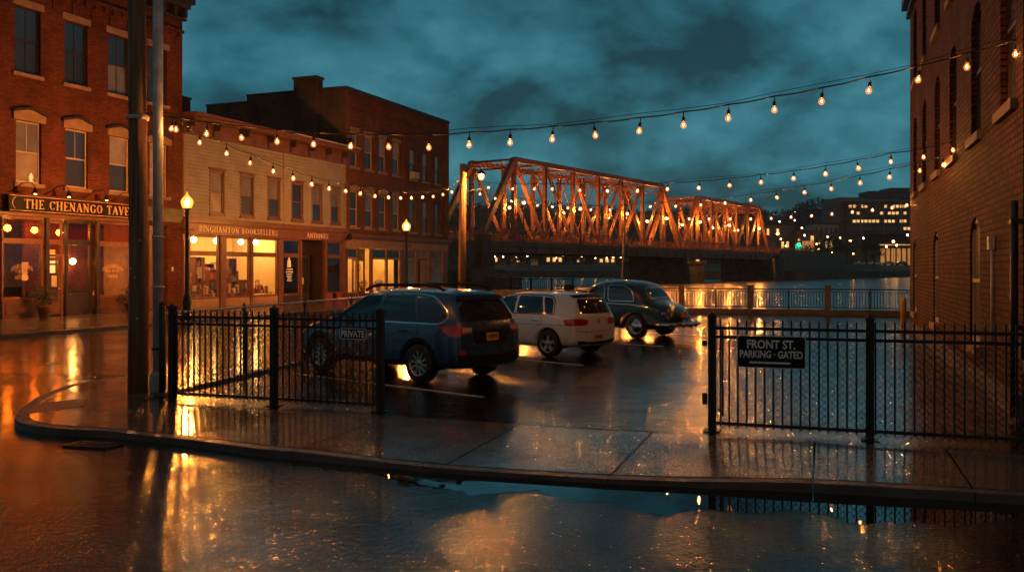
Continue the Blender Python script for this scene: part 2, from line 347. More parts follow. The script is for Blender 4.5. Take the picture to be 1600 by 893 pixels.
# ------------------------------------------------------------------ ground
SA, CA = math.sin(R_(19.05)), math.cos(R_(19.05))
def G(u, v): return (u*CA+v*SA, 11.93-u*SA+v*CA)
def UV(x, y): y -= 11.93; return (x*CA-y*SA, x*SA+y*CA)
def px2g(px, py, z=0): Y = (2-z)*1400/(py-420); return ((px-800)/1400*Y, Y)
def poly_mesh(poly, z0, z1, cuts=None, warp=None, clip=None):
    bm = bmesh.new(); f = bm.faces.new([bm.verts.new((p[0],p[1],z1)) for p in poly])
    def bis(co, no, **k):
        bmesh.ops.bisect_plane(bm, geom=bm.verts[:]+bm.edges[:]+bm.faces[:], plane_co=(*co,0), plane_no=(*no,0), **k)
    for (co, no) in (clip or []): bis(co, no, clear_outer=True)
    for (co, no) in (cuts or []): bis(co, no)
    if not bm.faces: bm.free(); return MB()
    r = bmesh.ops.extrude_face_region(bm, geom=bm.faces[:])
    nv = [g for g in r['geom'] if isinstance(g, bmesh.types.BMVert)]
    top = set(nv)
    for v in bm.verts:
        if v in top:
            if warp: v.co.z += warp(v.co.x, v.co.y)
        else: v.co.z = z0
    mb = MB(); bm.verts.index_update()
    mb.add([v.co[:] for v in bm.verts], [[v.index for v in f.verts] for f in bm.faces]); bm.free(); return mb
ST = lambda o: tag(o, kind='structure')
land = [(-120,-25),(75,-25),(75,19.2),(4.0,42.6),(6.6,84),(-2,90),(-3,112),(-9,118),(-120,190)]
ST(poly_mesh(land, -3, -.09).build('road', M['wet_road']))
lot = [G(-5.75,-.3), G(60,-.3), (70,20.4), (4.0,42.1), (6.1,83), (-2.4,88), (-3.2,60), (-3.0,26), (-4.9,17.0), (-5.55,14.2)]
ST(poly_mesh(lot, -.4, 0).build('parking_lot', M['wet_lot']))
# the corner pavement: slabs parted by joints, a kerb stone along the gutter, a dip at the driveway
front = [(30,-1.2),(12,-1.9),(5.0,-2.33),(3.82,-2.45),(1.92,-2.75),(.27,-2.85),(-2.07,-2.76),(-3.09,-2.55),(-4.46,-2.41)]
fr_w = [G(*p) for p in front]+[(-5.6,11.22),(-6.05,11.4),(-6.4,11.65),(-6.65,11.98),(-6.9,12.5),(-7.1,13.0),(-7.4,13.9),(-7.6,14.9),(-7.68,15.6),(-7.6,16.2),(-7.25,16.75),(-6.6,17.05),(-5.8,17.15)]
back = [(-4.93,17.0),(-5.6,14.2),G(-5.8,-.31),G(30,-.31)]
def dip(x, y):
    u, v = UV(x, y); a = max(0, min(1, (u+1.6)/1.4)); b = max(0, min(1, (3.9-u)/1.4)); w = a*a*(3-2*a)*b*b*(3-2*b)
    return -.03*w*max(0, min(1, -v/2.6))-.006*math.sin(u*1.3)
def inset(pts, d):
    res = []
    for i, p in enumerate(pts):
        a = pts[max(0,i-1)]; b = pts[min(len(pts)-1,i+1)]; t = (b[0]-a[0], b[1]-a[1]); k = math.hypot(*t)
        res.append((p[0]+t[1]/k*d, p[1]-t[0]/k*d))
    return res
inner = inset(fr_w, .17); inner2 = inset(fr_w, .155)
grid = [(G(u,0),(CA,-SA)) for u in [x*.45 for x in range(-22,30)]]+[(G(0,v),(SA,CA)) for v in (-.8,-1.3,-1.8,-2.2,-2.5)]
joints = [-30,-6.4,-4.9,-3.2,-1.6,.21,1.93,3.82,5.2,6.9,8.6,10.4,30]
sw = MB()
for a, b in zip(joints, joints[1:]):
    clip = [(G(b-.011,0),(CA,-SA)), (G(a+.011,0),(-CA,SA))]
    m = poly_mesh(inner+back, -.3, 0, grid, lambda x,y: dip(x,y)+.004, clip); sw.add(m.v, m.f)
ST(sw.build('sidewalk', M['wet_sidewalk']))
kb = MB()
for a, b in zip(joints, joints[1:]):
    clip = [(G(b-.004,0),(CA,-SA)), (G(a+.004,0),(-CA,SA))]
    m = poly_mesh(fr_w+inner2[::-1], -.3, 0, grid, lambda x,y: dip(x,y)-.002, clip); kb.add(m.v, m.f)
ST(kb.build('kerb', M['kerb_concrete'], bevel=.015))
ST(poly_mesh([(-7.05,13.27),(-6.57,13.8),(-6.2,12.96),(-6.66,12.3)], .0, .012).build('tactile_paving', M['tactile_red']))
rb = MB()
for i in range(7):
    t = (i+.5)/7; a = Vector((-7.02,13.2,.014)).lerp(Vector((-6.25,13.0,.014)), t); d = Vector((.42,-.93,0)) if 0 else Vector((-.36,.86,0))
    rb.beam((-6.62+.42*t,12.42+.58*t,.014), (-7.0+.4*t,13.2+.52*t,.014), .03, .012)
ST(rb.build('tactile_rib', M['tactile_red']))
# water standing in the gutter
random.seed(3); pu = []
up = [u*.07 for u in range(-20, 105)]
def vf(u):
    for (a, va), (b, vb) in zip(front, front[1:]):
        if b <= u <= a: return va+(vb-va)*(a-u)/(a-b)
    return -2.4
wd = lambda u: .08+.58*max(0, math.sin((u+1.6)/8.6*PI))**.7*(1+.25*math.sin(u*3.1)+.18*math.sin(u*7.7+1))+.22*max(0,min(1,(u-1)/3))*max(0,min(1,(7-u)/2))
pu = [G(u, vf(u)+.01) for u in up]+[G(u, vf(u)-wd(u)-.035*math.sin(u*17)-.03*math.sin(u*31+1)-random.uniform(0,.03)) for u in up[::-1]]
ST(poly_mesh(pu, -.12, -.0878).build('gutter_puddle', M['puddle_water']))
# parking bay lines
for (a, b) in [((460,583),(755,620)), ((796,559.5),(911,570.5)), ((930,534.6),(1036,541)), ((1010,519),(1085,523))]:
    p, q = px2g(*a), px2g(*b); mb = MB().beam((*p,.0025),(*q,.0025),.10,.005); ST(mb.build('parking_line', M['line_paint']))
# pavement on the shop side
TL = Line((-20.5,35.9), 22.1); KL = Line((-15.5,27.2), 22.1)
k0, k1 = KL.pt(-30), KL.pt(75); b0, b1 = TL.pt(-35), TL.pt(68)
k0i, k1i = inset([k0,k1], -.18)
ST(poly_mesh([k0i,k1i,b1,b0], -.4, 0).build('shop_pavement', M['wet_sidewalk']))
ST(poly_mesh([k0,k1,*inset([k0,k1], -.17)[::-1]], -.4, .004).build('kerb', M['kerb_concrete']))
ST(poly_mesh([(-3.0,26),(-4.9,17),(-5.6,14.3),(-7.6,17.6),KL.pt(-9),KL.pt(70),(-3.4,86),(-3.2,60)], -.15, -.086).build('side_street', M['wet_street']))
# storm drain
sd = thing('storm_drain', 'iron grate of the storm drain at the kerb by the corner', 'storm drain', (-4.95,10.6,-.089), R_(-14))
g = MB()
for i in range(11): g.beam((-.36+i*.07,-.17,.012),(-.33+i*.07,.17,.012),.03,.02)
sd.scale = (.72,.72,1); g.build('grate', M['iron_grate'], sd); MB().box(-.42,.42,-.21,-.175,0,.02).box(-.42,.42,.175,.21,0,.02).box(-.42,-.385,-.175,.175,0,.02).box(.385,.42,-.175,.175,0,.02).build('frame', M['iron_grate'], sd)
# river and the far bank
ST(MB().add([(-900,-200,-.5),(900,-200,-.5),(900,900,-.5),(-900,900,-.5)],[(0,1,2,3)]).build('river', M['river_water']))
bank = [(-600,330),(-250,318),(-6,288),(25,265),(48,224),(60,206),(70,210),(100,250),(130,288),(220,330),(600,420)]
def yb(x):
    for (a, ya), (b, yb_) in zip(bank, bank[1:]):
        if a <= x <= b: return ya+(yb_-ya)*(x-a)/(b-a)
    return 330
def sstep(t): t = max(0,min(1,t)); return t*t*(3-2*t)
KR = [(-1.5,60),(-.3,90),(-.07,90),(-.03,97),(.03,95),(.17,92),(.25,100),(.27,101),(.295,84),(.32,98),(.346,104),(.37,98),(.43,78),(.6,70),(1.5,60)]
def ridge(k):
    for (a, p), (b, q) in zip(KR, KR[1:]):
        if a <= k <= b: return p+(q-p)*(k-a)/(b-a)
    return 60
def hz(x, d):
    y = yb(x)+d
    if d < 0: return -2.0
    z = -.9+2.2*min(1,d/.6)+.05*min(d,3)+1.9*sstep((d-2)/26)
    k = x/y; h = ridge(k)*650/1400-6
    return z+h*sstep((y-430)/220)+1.5*math.sin(x*.021+y*.013)*sstep((y-430)/100)
ds = [-4,0,.6,3,8,14,20,28,45,70,100,140,170,200,230,260,290,330,380,450,560]
xs = list(range(-560,600,8))
tm = MB(); tm.add([(x,yb(x)+d,hz(x,d)) for d in ds for x in xs], [(j*len(xs)+i,j*len(xs)+i+1,(j+1)*len(xs)+i+1,(j+1)*len(xs)+i) for j in range(len(ds)-1) for i in range(len(xs)-1)], True)
hl = tm.build('hills', M['grass']); ST(hl); hl.data.materials.append(M['hill_ground']); hl.data.materials.append(M['far_bank'])
for p in hl.data.polygons:
    c = p.center; d = c.y-yb(c.x); p.material_index = 2 if d < 3 else (0 if d < 60 else 1)
def tuft(mb, c, r, n, s, flat=1):
    for _ in range(n):
        while True:
            q = Vector((random.uniform(-1,1),random.uniform(-1,1),random.uniform(-1,1)))
            if q.length < 1: break
        q = Vector((q.x*r[0],q.y*r[1],q.z*r[2]))+Vector(c)
        a = Vector((random.gauss(0,1),random.gauss(0,1),random.gauss(0,1))).normalized(); b = a.orthogonal().normalized(); t = s*random.uniform(.5,1.2)
        mb.add([q+a*t, q+b*t*.8, q-a*t, q-b*t*.8], [(0,1,2,3)])
random.seed(11); wd_ = MB()
for _ in range(2600):
    k = random.uniform(-.16,.46); y = random.uniform(440,650)**1; x = k*y; z = hz(x, y-yb(x)); h = random.uniform(3.5,8)
    tuft(wd_, (x,y,z+h*.5), (2.6,2.6,h*.6), 13, 1.1)
tag(wd_.build('far_wood', M['bare_wood'], fix=False), 'bare dusky woods covering the hills across the river', 'woods', kind='stuff')

# ------------------------------------------------------------------ facade tools
def wall(mb, x0, x1, z0, z1, holes, y=0, depth=.22):
    xs = sorted({x0,x1,*[h[0] for h in holes],*[h[1] for h in holes]}); zs = sorted({z0,z1,*[h[2] for h in holes],*[h[3] for h in holes]})
    xs = [x for x in xs if x0 <= x <= x1]; zs = [z for z in zs if z0 <= z <= z1]
    for a, b in zip(xs, xs[1:]):
        for c, d in zip(zs, zs[1:]):
            cx, cz = (a+b)/2, (c+d)/2
            if any(h[0] < cx < h[1] and h[2] < cz < h[3] for h in holes): continue
            mb.add([(a,y,c),(b,y,c),(b,y,d),(a,y,d)], [(0,1,2,3)])
    for (a, b, c, d) in [h[:4] for h in holes]:
        mb.add([(a,y,c),(b,y,c),(b,y,d),(a,y,d),(a,y+depth,c),(b,y+depth,c),(b,y+depth,d),(a,y+depth,d)], [(0,4,5,1),(1,5,6,2),(2,6,7,3),(3,7,4,0)])
def shell(mb, x0, x1, y0, y1, z0, z1):
    mb.add([(x0,y0,z0),(x1,y0,z0),(x1,y1,z0),(x0,y1,z0),(x0,y0,z1),(x1,y0,z1),(x1,y1,z1),(x0,y1,z1)], [(1,2,6,5),(2,3,7,6),(3,0,4,7)])
def arch_fill(mb, x0, x1, z1, y, rise, depth, n=8):       # bricks closing the corners of a round-headed opening
    cx = (x0+x1)/2; hw = (x1-x0)/2
    for s in (-1,1):
        pts = [(cx+s*hw, z1-rise)]+[(cx+s*hw*math.cos(t*PI/2/n), z1-rise+rise*math.sin(t*PI/2/n)) for t in range(1,n+1)]+[(cx+s*hw, z1)]
        if s < 0: pts = pts[::-1]
        mb.vprism(pts, y, y+depth)
def window(par, x0, x1, z0, z1, y=.12, fr='pale_frame', pn='pane_dark', mun=(1,1), sill=True, lintel=None, fw=.07, rail=.5, label=None, smat='sandstone'):
    f = MB(); f.box(x0,x0+fw,y,y+.07,z0,z1).box(x1-fw,x1,y,y+.07,z0,z1).box(x0+fw,x1-fw,y,y+.07,z1-fw,z1).box(x0+fw,x1-fw,y,y+.07,z0,z0+fw*1.2)
    zm = z0+(z1-z0)*rail
    f.box(x0+fw,x1-fw,y-.015,y+.055,zm-.03,zm+.03)
    for lo, hi, k in ((z0+fw*1.2,zm-.03,mun[0]),(zm+.03,z1-fw,mun[1])):
        for i in range(k):
            xm = x0+(x1-x0)*(i+1)/(k+1); f.box(xm-.014,xm+.014,y+.012,y+.05,lo,hi)
    w = f.build('window', M[fr], par)
    if label: w['label'] = label
    g1 = box(x0+fw*.6,x1-fw*.6,y+.036,y+.046,z0+fw*.6,zm-.004); g1.build('pane', M[pn[0] if isinstance(pn,tuple) else pn], w)
    g2 = box(x0+fw*.6,x1-fw*.6,y+.026,y+.034,zm+.004,z1-fw*.6); g2.build('pane', M[pn[1] if isinstance(pn,tuple) else pn], w)
    if sill: box(x0-.12,x1+.12,-.09,y-.002,z0-.16,z0-.004).build('sill', M[smat], w, bevel=.01)
    if lintel == 'flat': box(x0-.14,x1+.14,-.05,-.003,z1+.004,z1+.30).build('lintel', M[smat], w, bevel=.01)
    if lintel == 'hood':
        n = 10; pts = [(x0-.16,z1+.004),(x1+.16,z1+.004)]+[(x1+.16-(x1-x0+.32)*i/n, z1+.30+.17*math.sin(PI*i/n)**1.5) for i in range(n+1)]
        w2 = MB().vprism(pts, -.09, -.003).build('lintel', M[smat], w)
        n = 10; pts = [(x1+.24-(x1-x0+.48)*i/n, z1+.30+.18*math.sin(PI*i/n)**1.5) for i in range(n+1)]+[(x0-.24+(x1-x0+.48)*i/n, z1+.38+.18*math.sin(PI*i/n)**1.5) for i in range(n+1)]
        MB().vprism(pts, -.17, -.004).build('hood_moulding', M['dark_trim'], w)
    if lintel == 'trim': box(x0-.10,x1+.10,-.06,-.003,z1+.02,z1+.14).box(x0-.16,x1+.16,-.11,-.004,z1+.142,z1+.19).box(x0-.09,x0-.002,-.04,-.003,z0,z1+.018).box(x1+.002,x1+.09,-.04,-.003,z0,z1+.018).build('trim', M['brown_trim'], w)
    return w
# ---- letters: strokes with serifs
SER = lambda x, y: ('l',x-.13,y,x+.13,y,.045)
def stem(x): return [('l',x,0,x,1,.15), SER(x,.022), SER(x,.978)]
GL = {
 'I':(.34,stem(.17)), 'H':(.84,stem(.18)+stem(.66)+[('l',.18,.5,.66,.5,.055)]),
 'T':(.72,[('l',.36,0,.36,1,.15),SER(.36,.022),('l',.03,.97,.69,.97,.06),('l',.045,.80,.045,1,.05),('l',.675,.80,.675,1,.05)]),
 'E':(.68,[('l',.18,0,.18,1,.15),('l',.05,.97,.60,.97,.055),('l',.05,.03,.62,.03,.055),('l',.18,.5,.45,.5,.055),('l',.585,.82,.585,1,.05),('l',.61,0,.61,.2,.05),('l',.45,.4,.45,.6,.045)]),
 'L':(.62,[('l',.18,0,.18,1,.15),SER(.18,.978),('l',.05,.03,.57,.03,.055),('l',.56,0,.56,.24,.05)]),
 'C':(.78,[('a',.43,.5,.34,.47,38,322,.05,.16),('l',.70,.70,.70,.96,.05)]),
 'G':(.84,[('a',.43,.5,.34,.47,38,315,.05,.16),('l',.70,.70,.70,.96,.05),('l',.68,.08,.68,.44,.13),SER(.68,.44)]),
 'O':(.86,[('a',.43,.5,.34,.47,0,360,.05,.16)]),
 'Q':(.86,[('a',.43,.5,.34,.47,0,360,.05,.16),('l',.45,.10,.75,-.2,.1)]),
 'D':(.84,[('l',.18,0,.18,1,.15),('a',.34,.5,.40,.47,-90,90,.05,.16),('l',.05,.97,.36,.97,.055),('l',.05,.03,.36,.03,.055)]),
 'N':(.84,[('l',.16,0,.16,1,.06),('l',.68,0,.68,1,.06),('l',.14,.96,.68,.05,.16),SER(.16,.022),SER(.66,.978),('l',.02,.978,.18,.978,.045)]),
 'A':(.82,[('l',.13,0,.40,1,.06),('l',.39,.98,.69,0,.16),('l',.22,.34,.56,.34,.05),SER(.12,.022),SER(.69,.022)]),
 'V':(.80,[('l',.12,1,.41,.03,.16),('l',.40,0,.68,1,.06),SER(.12,.978),SER(.68,.978)]),
 'R':(.80,[('l',.18,0,.18,1,.15),SER(.18,.022),('l',.05,.97,.36,.97,.055),('l',.2,.50,.36,.50,.055),('a',.36,.735,.22,.235,-90,90,.05,.14),('l',.36,.5,.66,.03,.14),('l',.6,.022,.78,.022,.045)]),
 'B':(.76,[('l',.18,0,.18,1,.15),('l',.05,.97,.36,.97,.055),('l',.2,.52,.36,.52,.055),('l',.05,.03,.36,.03,.055),('a',.36,.745,.20,.225,-90,90,.05,.14),('a',.36,.275,.24,.245,-90,90,.05,.15)]),
 'K':(.84,stem(.18)+[('l',.24,.40,.66,.97,.06),('l',.36,.56,.68,.03,.15),SER(.64,.978),SER(.70,.022)]),
 'M':(1.0,[('l',.15,0,.15,1,.06),('l',.83,0,.83,1,.15),('l',.16,.97,.49,.06,.15),('l',.49,.04,.82,.97,.06),SER(.15,.022),SER(.83,.022),('l',.02,.978,.17,.978,.045),('l',.82,.978,.96,.978,.045)]),
 'S':(.64,[('a',.31,.735,.20,.235,35,270,.07,.13),('a',.31,.265,.22,.235,90,-145,.07,.14),('l',.50,.72,.50,.96,.05),('l',.09,.06,.09,.30,.05)]),
 'U':(.82,[('l',.18,.3,.18,1,.15),('l',.64,.3,.64,1,.06),('a',.41,.32,.23,.29,180,360,.05,.13),SER(.18,.978),SER(.64,.978)]),
 'Y':(.78,[('l',.12,1,.40,.45,.14),('l',.40,.45,.66,1,.06),('l',.4,0,.4,.48,.15),SER(.12,.978),SER(.66,.978),SER(.4,.022)]),
}
def letters(text, x0, x1, z0, z1, y, dep=.02, arch=0):
    mb = MB(); tw = sum(GL[c][0] if c in GL else .45 for c in text)+.06*(len(text)-1); kx = (x1-x0)/tw; kz = z1-z0; cx = 0; cnt = 0
    def P(x, z):
        X = x0+x*kx
        t = (X-x0)/(x1-x0)*2-1
        return (X, z0+z*kz-arch*t*t)
    for c in text:
        if c not in GL: cx += .45+.06; continue
        for s in GL[c][1]:
            cnt += 1; yy = y-(cnt % 9)*.0006
            if s[0] == 'l':
                _, a, b, c_, d, w = s; L_ = math.hypot(c_-a, d-b); nx, nz = -(d-b)/L_*w/2, (c_-a)/L_*w/2
                q = [P(cx+a+nx,b+nz),P(cx+a-nx,b-nz),P(cx+c_-nx,d-nz),P(cx+c_+nx,d+nz)]
                mb.vprism(q, yy, y+dep)
            else:
                _, ax, az, rx, rz, t0, t1, wn, wx = s; n = 14; o = []; i_ = []
                for k in range(n+1):
                    t = R_(t0+(t1-t0)*k/n); w = (wn+(wx-wn)*abs(math.cos(t))**1.3)/2
                    o.append(P(cx+ax+(rx+w*.2)*math.cos(t)+0*w, az+(rz)*math.sin(t))); i_.append(P(cx+ax+(rx-w*1.8)*math.cos(t), az+(rz-wn)*math.sin(t)))
                for k in range(n): mb.vprism([o[k],o[k+1],i_[k+1],i_[k]], yy, y+dep)
        cx += GL[c][0]+.06
    return mb
def sans(text, w, h, mat, parent, loc, rot, name='lettering', thick=.002):
    cu = bpy.data.curves.new('t', 'FONT'); cu.body = text; cu.extrude = thick; cu.align_x = 'CENTER'; cu.resolution_u = 3
    cu.offset = .028
    o = bpy.data.objects.new('t', cu); COL.objects.link(o); dg = bpy.context.evaluated_depsgraph_get(); me = bpy.data.meshes.new_from_object(o.evaluated_get(dg))
    bpy.data.objects.remove(o); xs = [v.co.x for v in me.vertices]; ys = [v.co.y for v in me.vertices]
    cx, cy_ = (min(xs)+max(xs))/2, (min(ys)+max(ys))/2; sx, sy = w/(max(xs)-min(xs)), h/(max(ys)-min(ys))
    for v in me.vertices: v.co = ((v.co.x-cx)*sx, (v.co.y-cy_)*sy, v.co.z)
    me.materials.clear(); me.materials.append(mat); q = bpy.data.objects.new(name, me); COL.objects.link(q); q.parent = parent; q.location = loc; q.rotation_euler = rot; return q
def interior(par, x0, x1, y0, y1, z0, z1, mat, name='interior'):
    m = MB(); m.add([(x0,y0,z0),(x1,y0,z0),(x1,y1,z0),(x0,y1,z0),(x0,y0,z1),(x1,y0,z1),(x1,y1,z1),(x0,y1,z1)], [(0,1,2,3),(4,7,6,5),(1,5,6,2),(2,6,7,3),(3,7,4,0)])
    return m.build(name, M[mat], par, fix=False)
RZ = math.atan2(math.cos(R_(22.1)), math.sin(R_(22.1)))
def bload(s, z=0): x, y = TL.pt(s); return (x, y, z)
# ------------------------------------------------------------------ tavern building (local x along the facade, -y towards the street)
tv = thing('tavern_building', 'three storey red brick tavern with arched window hoods and a black sign board', 'building', bload(0), RZ)
X0, X1 = -7.0, 10.17
u3 = [(a, a+1.22, 10.06, 12.79) for a in (-6.6,-4.2,-1.77,.65,3.07,5.44,7.91)]
u2 = [(a, a+1.2, 5.55, 8.10) for a in (-6.6,-4.2,-1.75,.70,3.12,5.52,7.97)]
bays = (-7.0, 7.55)
door2 = (7.95,9.15,-.02,4.15)
mb = MB(); wall(mb, X0, X1, 4.32, 15.7, u3+u2); wall(mb, 7.55, X1, 0, 4.32, [door2], depth=.6); shell(mb, X0, X1, 0, 12, 0, 15.7)
for i in range(33): mb.box(X0+.2+i*.52, X0+.42+i*.52, -.10, .001, 13.62, 13.88)          # corbelled brick band
mb.box(X0,X1+.02,-.12,.001,13.882,14.02)
for i in range(17): mb.box(X0+.15+i*1.03,X0+.35+i*1.03,-.05,.001,13.1,13.615)
mb.build('wall', M['brick_tavern'], tv)
MB().box(X0,X1,.3,12,15.3,15.5).build('roof', M['roof_tar'], tv)
cn = MB().box(X0,X1+.35,-.55,-.002,15.35,15.75).box(X0,X1+.2,-.38,-.002,15.1,15.348).box(X0,X1+.1,-.22,-.002,14.5,14.62)
for i in range(24): cn.box(X0+.2+i*.73,X0+.38+i*.73,-.36,-.003,14.62,15.098)
cn.build('cornice', M['dark_trim'], tv, bevel=.02)
for i, h in enumerate(u3): window(tv, *h, fr='dark_trim', pn=('pane_blind' if i == 5 else 'pane_dark','pane_dark'), mun=(1,1), lintel='flat')
for i, h in enumerate(u2): window(tv, *h, fr='pale_frame', pn=[('pane_curtain','pane_curtain'),('pane_dark','pane_dark'),('pane_dark','pane_curtain')][i % 3] if i != 3 else ('pane_curtain','pane_blind'), mun=(0,1), lintel='hood')
sm = MB().vprism([(1.95,5.70),(2.3,5.70),(2.3,5.75),(1.95,5.75)],.0,.1)
ln = MB().lathe([(.10,0),(.03,.06),(.07,.1),(.09,.2),(.05,.3),(.02,.36)], (1.45,.06,5.63), 10).build('window_lamp', M['win_warm'], tv)
# shopfront
fr = MB()
def bay(fr, x0, x1, sill, head, tr0, tr1, y=.12, fw=.09):
    """frame of a shop bay: posts, sill rail, transom bar, head"""
    fr.box(x0,x0+fw,y,y+.12,sill,tr1).box(x1-fw,x1,y,y+.12,sill,tr1).box(x0+fw,x1-fw,y,y+.12,sill-.0,sill+fw).box(x0+fw,x1-fw,y,y+.12,head-fw*.2,tr0+fw*.2).box(x0+fw,x1-fw,y,y+.12,tr1-fw,tr1)
TB = [(-3.4,-.55),(.15,2.08),(5.0,7.05)]
for (a, b) in TB:
    f = MB(); bay(f, a, b, .72, 3.05, 3.25, 4.15); w = f.build('shop_window', M['wood_frame'], tv, bevel=.012)
    box(a+.05,b-.05,.17,.18,.78,3.1).build('pane', M['shop_glass'], w); box(a+.05,b-.05,.165,.175,3.2,4.1).build('transom_pane', M['amber_glass'], w)
    l = MB()
    for i in range(1,12): l.box(a+(b-a)*i/12-.006,a+(b-a)*i/12+.006,.15,.163,3.25,4.08)
    for i in range(1,4): l.box(a+.05,b-.05,.152,.162,3.25+i*.2,3.262+i*.2)
    l.build('leading', M['dark_trim'], w)
    box(a,b,.1,.2,0,.718).box(a+.15,b-.15,.07,.098,.12,.6).build('stall_riser', M['brown_trim'], tv, bevel=.01)
# door bay: narrow door with its transoms, then a glazed dark panel set back
f = MB(); f.box(2.36,2.46,.3,.42,0,4.15).box(3.14,3.24,.3,.42,0,4.15).box(2.46,3.14,.3,.42,3.98,4.15).box(2.46,3.14,.3,.42,3.08,3.26).box(2.46,3.14,.3,.42,2.52,2.64)
d = f.build('door', M['wood_frame'], tv, bevel=.01)
box(2.47,2.60,.32,.38,.05,2.5).box(3.0,3.13,.32,.38,.05,2.5).box(2.6,3.0,.32,.38,.05,.95).box(2.6,3.0,.32,.38,2.35,2.5).build('door_leaf', M['brown_trim'], d)
box(2.6,3.0,.34,.35,.96,2.34).build('pane', M['shop_glass'], d); box(2.47,3.13,.345,.355,2.66,3.06).build('pane', M['amber_glass'], d); box(2.47,3.13,.345,.355,3.28,3.96).build('pane', M['amber_glass'], d)
MB().lathe([(.0,-.05),(.03,-.04),(.03,0)], (3.06,.32,1.15), 8, 'y').build('handle', M['gold_leaf'], d)
f = MB(); f.box(3.34,3.46,.22,.36,0,4.15).box(4.62,4.76,.22,.36,0,4.15).box(3.46,4.62,.22,.36,3.05,3.28).box(3.46,4.62,.22,.36,.78,.92).box(3.46,4.62,.22,.36,4.02,4.15)
w = f.build('shop_window', M['dark_trim'], tv, bevel=.01); w['label'] = 'dark framed glazed panel beside the tavern door'
box(3.47,4.61,.28,.29,.9,3.06).build('pane', M['shop_glass'], w); box(3.47,4.61,.28,.29,3.27,4.03).build('transom_pane', M['amber_glass'], w)
box(3.46,4.62,.24,.34,.0,.778).build('stall_riser', M['dark_trim'], tv)
for a in (-.5,2.14,4.80,7.12): MB().box(a,a+.17,-.02,.14,.25,4.2).box(a-.05,a+.22,-.06,.16,0,.248).box(a-.04,a+.21,-.05,.16,2.9,3.0).build('iron_column', M['dark_trim'], tv, bevel=.015)
box(-7.0,-3.42,.05,.3,0,4.3).box(7.32,7.54,.02,.3,0,4.3).build('end_pier', M['brown_trim'], tv)
MB().box(-7,7.54,-.10,.3,4.16,4.315).build('fascia', M['brown_trim'], tv, bevel=.01)
sg = MB().box(.16,7.5,-.27,-.06,4.34,5.02).build('sign_board', M['sign_black'], tv, bevel=.01)
MB().box(.22,7.44,-.275,-.2705,4.37,4.39).box(.22,7.44,-.275,-.2705,4.97,4.99).build('gold_line', M['gold_leaf'], sg)
letters('THE CHENANGO TAVERN', .85, 7.12, 4.48, 4.86, -.29).build('lettering', M['gold_leaf'], sg)
bk = MB()
for i in range(14):
    t0, t1 = R_(115+i*9.3), R_(115+(i+1)*9.3); c = (.55,4.68)
    bk.beam((c[0]+.22*math.cos(t0),-.28,c[1]+.25*math.sin(t0)),(c[0]+.22*math.cos(t1),-.28,c[1]+.25*math.sin(t1)),.02,.02)
bk.build('flourish', M['gold_leaf'], sg)
box(7.78,10.15,-.08,-.004,4.34,5.0).build('green_fascia_board', M['green_fascia'], tv)
for a in (.9,2.55,4.55,6.1,-1.5):
    g = MB(); g.tube([(a-.55,-.01,5.12),(a-.5,-.25,5.2),(a-.3,-.5,5.48),(a-.05,-.7,5.52),(a+.05,-.78,5.35),(a+.06,-.78,5.27)], .018, 6)
    g.lathe([(.05,5.28),(.08,5.24),(.10,5.14),(.17,5.06)], (a+.06,-.78,0), 14)
    lm = g.build('gooseneck_lamp', M['black_iron'], tv); MB().lathe([(.001,5.085),(.06,5.085),(.065,5.07),(.05,5.04),(.001,5.02)], (a+.06,-.78,0), 10).build('bulb', M['sign_lamp_disc'], lm)
# side door of the tavern
f = MB(); f.box(7.97,8.08,.4,.5,0,4.13).box(9.02,9.13,.4,.5,0,4.13).box(8.08,9.02,.4,.5,2.5,2.62).box(8.08,9.02,.42,.48,0,2.5).box(8.08,9.02,.44,.48,2.62,4.13)
f.build('door', M['brown_trim'], tv); box(7.95,9.15,.5,.56,0,4.15).build('door_backing', M['interior_dark'], tv)
box(9.4,9.52,-.04,-.003,1.9,2.1).build('wall_box', M['galvanised'], tv)
# interior: brick-lined room with lamps
iv = interior(tv, -6.9, 7.3, .45, 6.5, .05, 4.2, 'interior_brown'); 
rb_ = thing('tavern_back_bar', 'long dark timber bar counter inside the tavern', 'bar', tv.location, RZ)
MB().box(-3,5,4.2,4.9,.05,1.15).build('counter', M['dark_trim'], rb_); MB().box(-3.1,5.1,4.1,5.0,1.152,1.2).build('counter_top', M['wood_frame'], rb_)
pw = thing('brick_partition', 'brick partition wall seen behind the right tavern window', 'wall', tv.location, RZ)
MB().box(2.9,7.25,2.2,2.35,.06,4.1).build('masonry', M['brick_tavern'], pw); MB().box(3.0,7.2,2.1,2.19,.06,1.0).build('wainscot', M['dark_trim'], pw)
for i, (x, y, z, lb) in enumerate([(1.35,1.3,3.72,'round amber pendant lamp high in the left tavern window'),(3.85,1.2,3.62,'round amber pendant lamp behind the panel by the tavern door'),(.62,3.2,2.3,'amber wall lamp at the far left inside the tavern'),(1.5,3.2,2.35,'amber wall lamp to the right of the leftmost one inside the tavern'),(2.9,1.6,3.7,'amber pendant lamp over the tavern doorway'),(5.1,1.8,2.35,'amber lamp against the brick inside the right tavern window')]):
    p = thing('pendant_lamp', lb, 'lamp', tv.location, RZ, 'lamps inside the tavern')
    MB().lathe([(.001,.14),(.10,.1),(.14,0),(.10,-.1),(.001,-.14)], (x,y,z), 12).build('globe', M['amber_lamp'], p); MB().tube([(x,y,z+.13),(x,y,4.18)], .01, 5).build('rod', M['black_iron'], p)
p = thing('framed_picture', 'black framed print with two bright panels on the tavern brick wall', 'picture', tv.location, RZ)
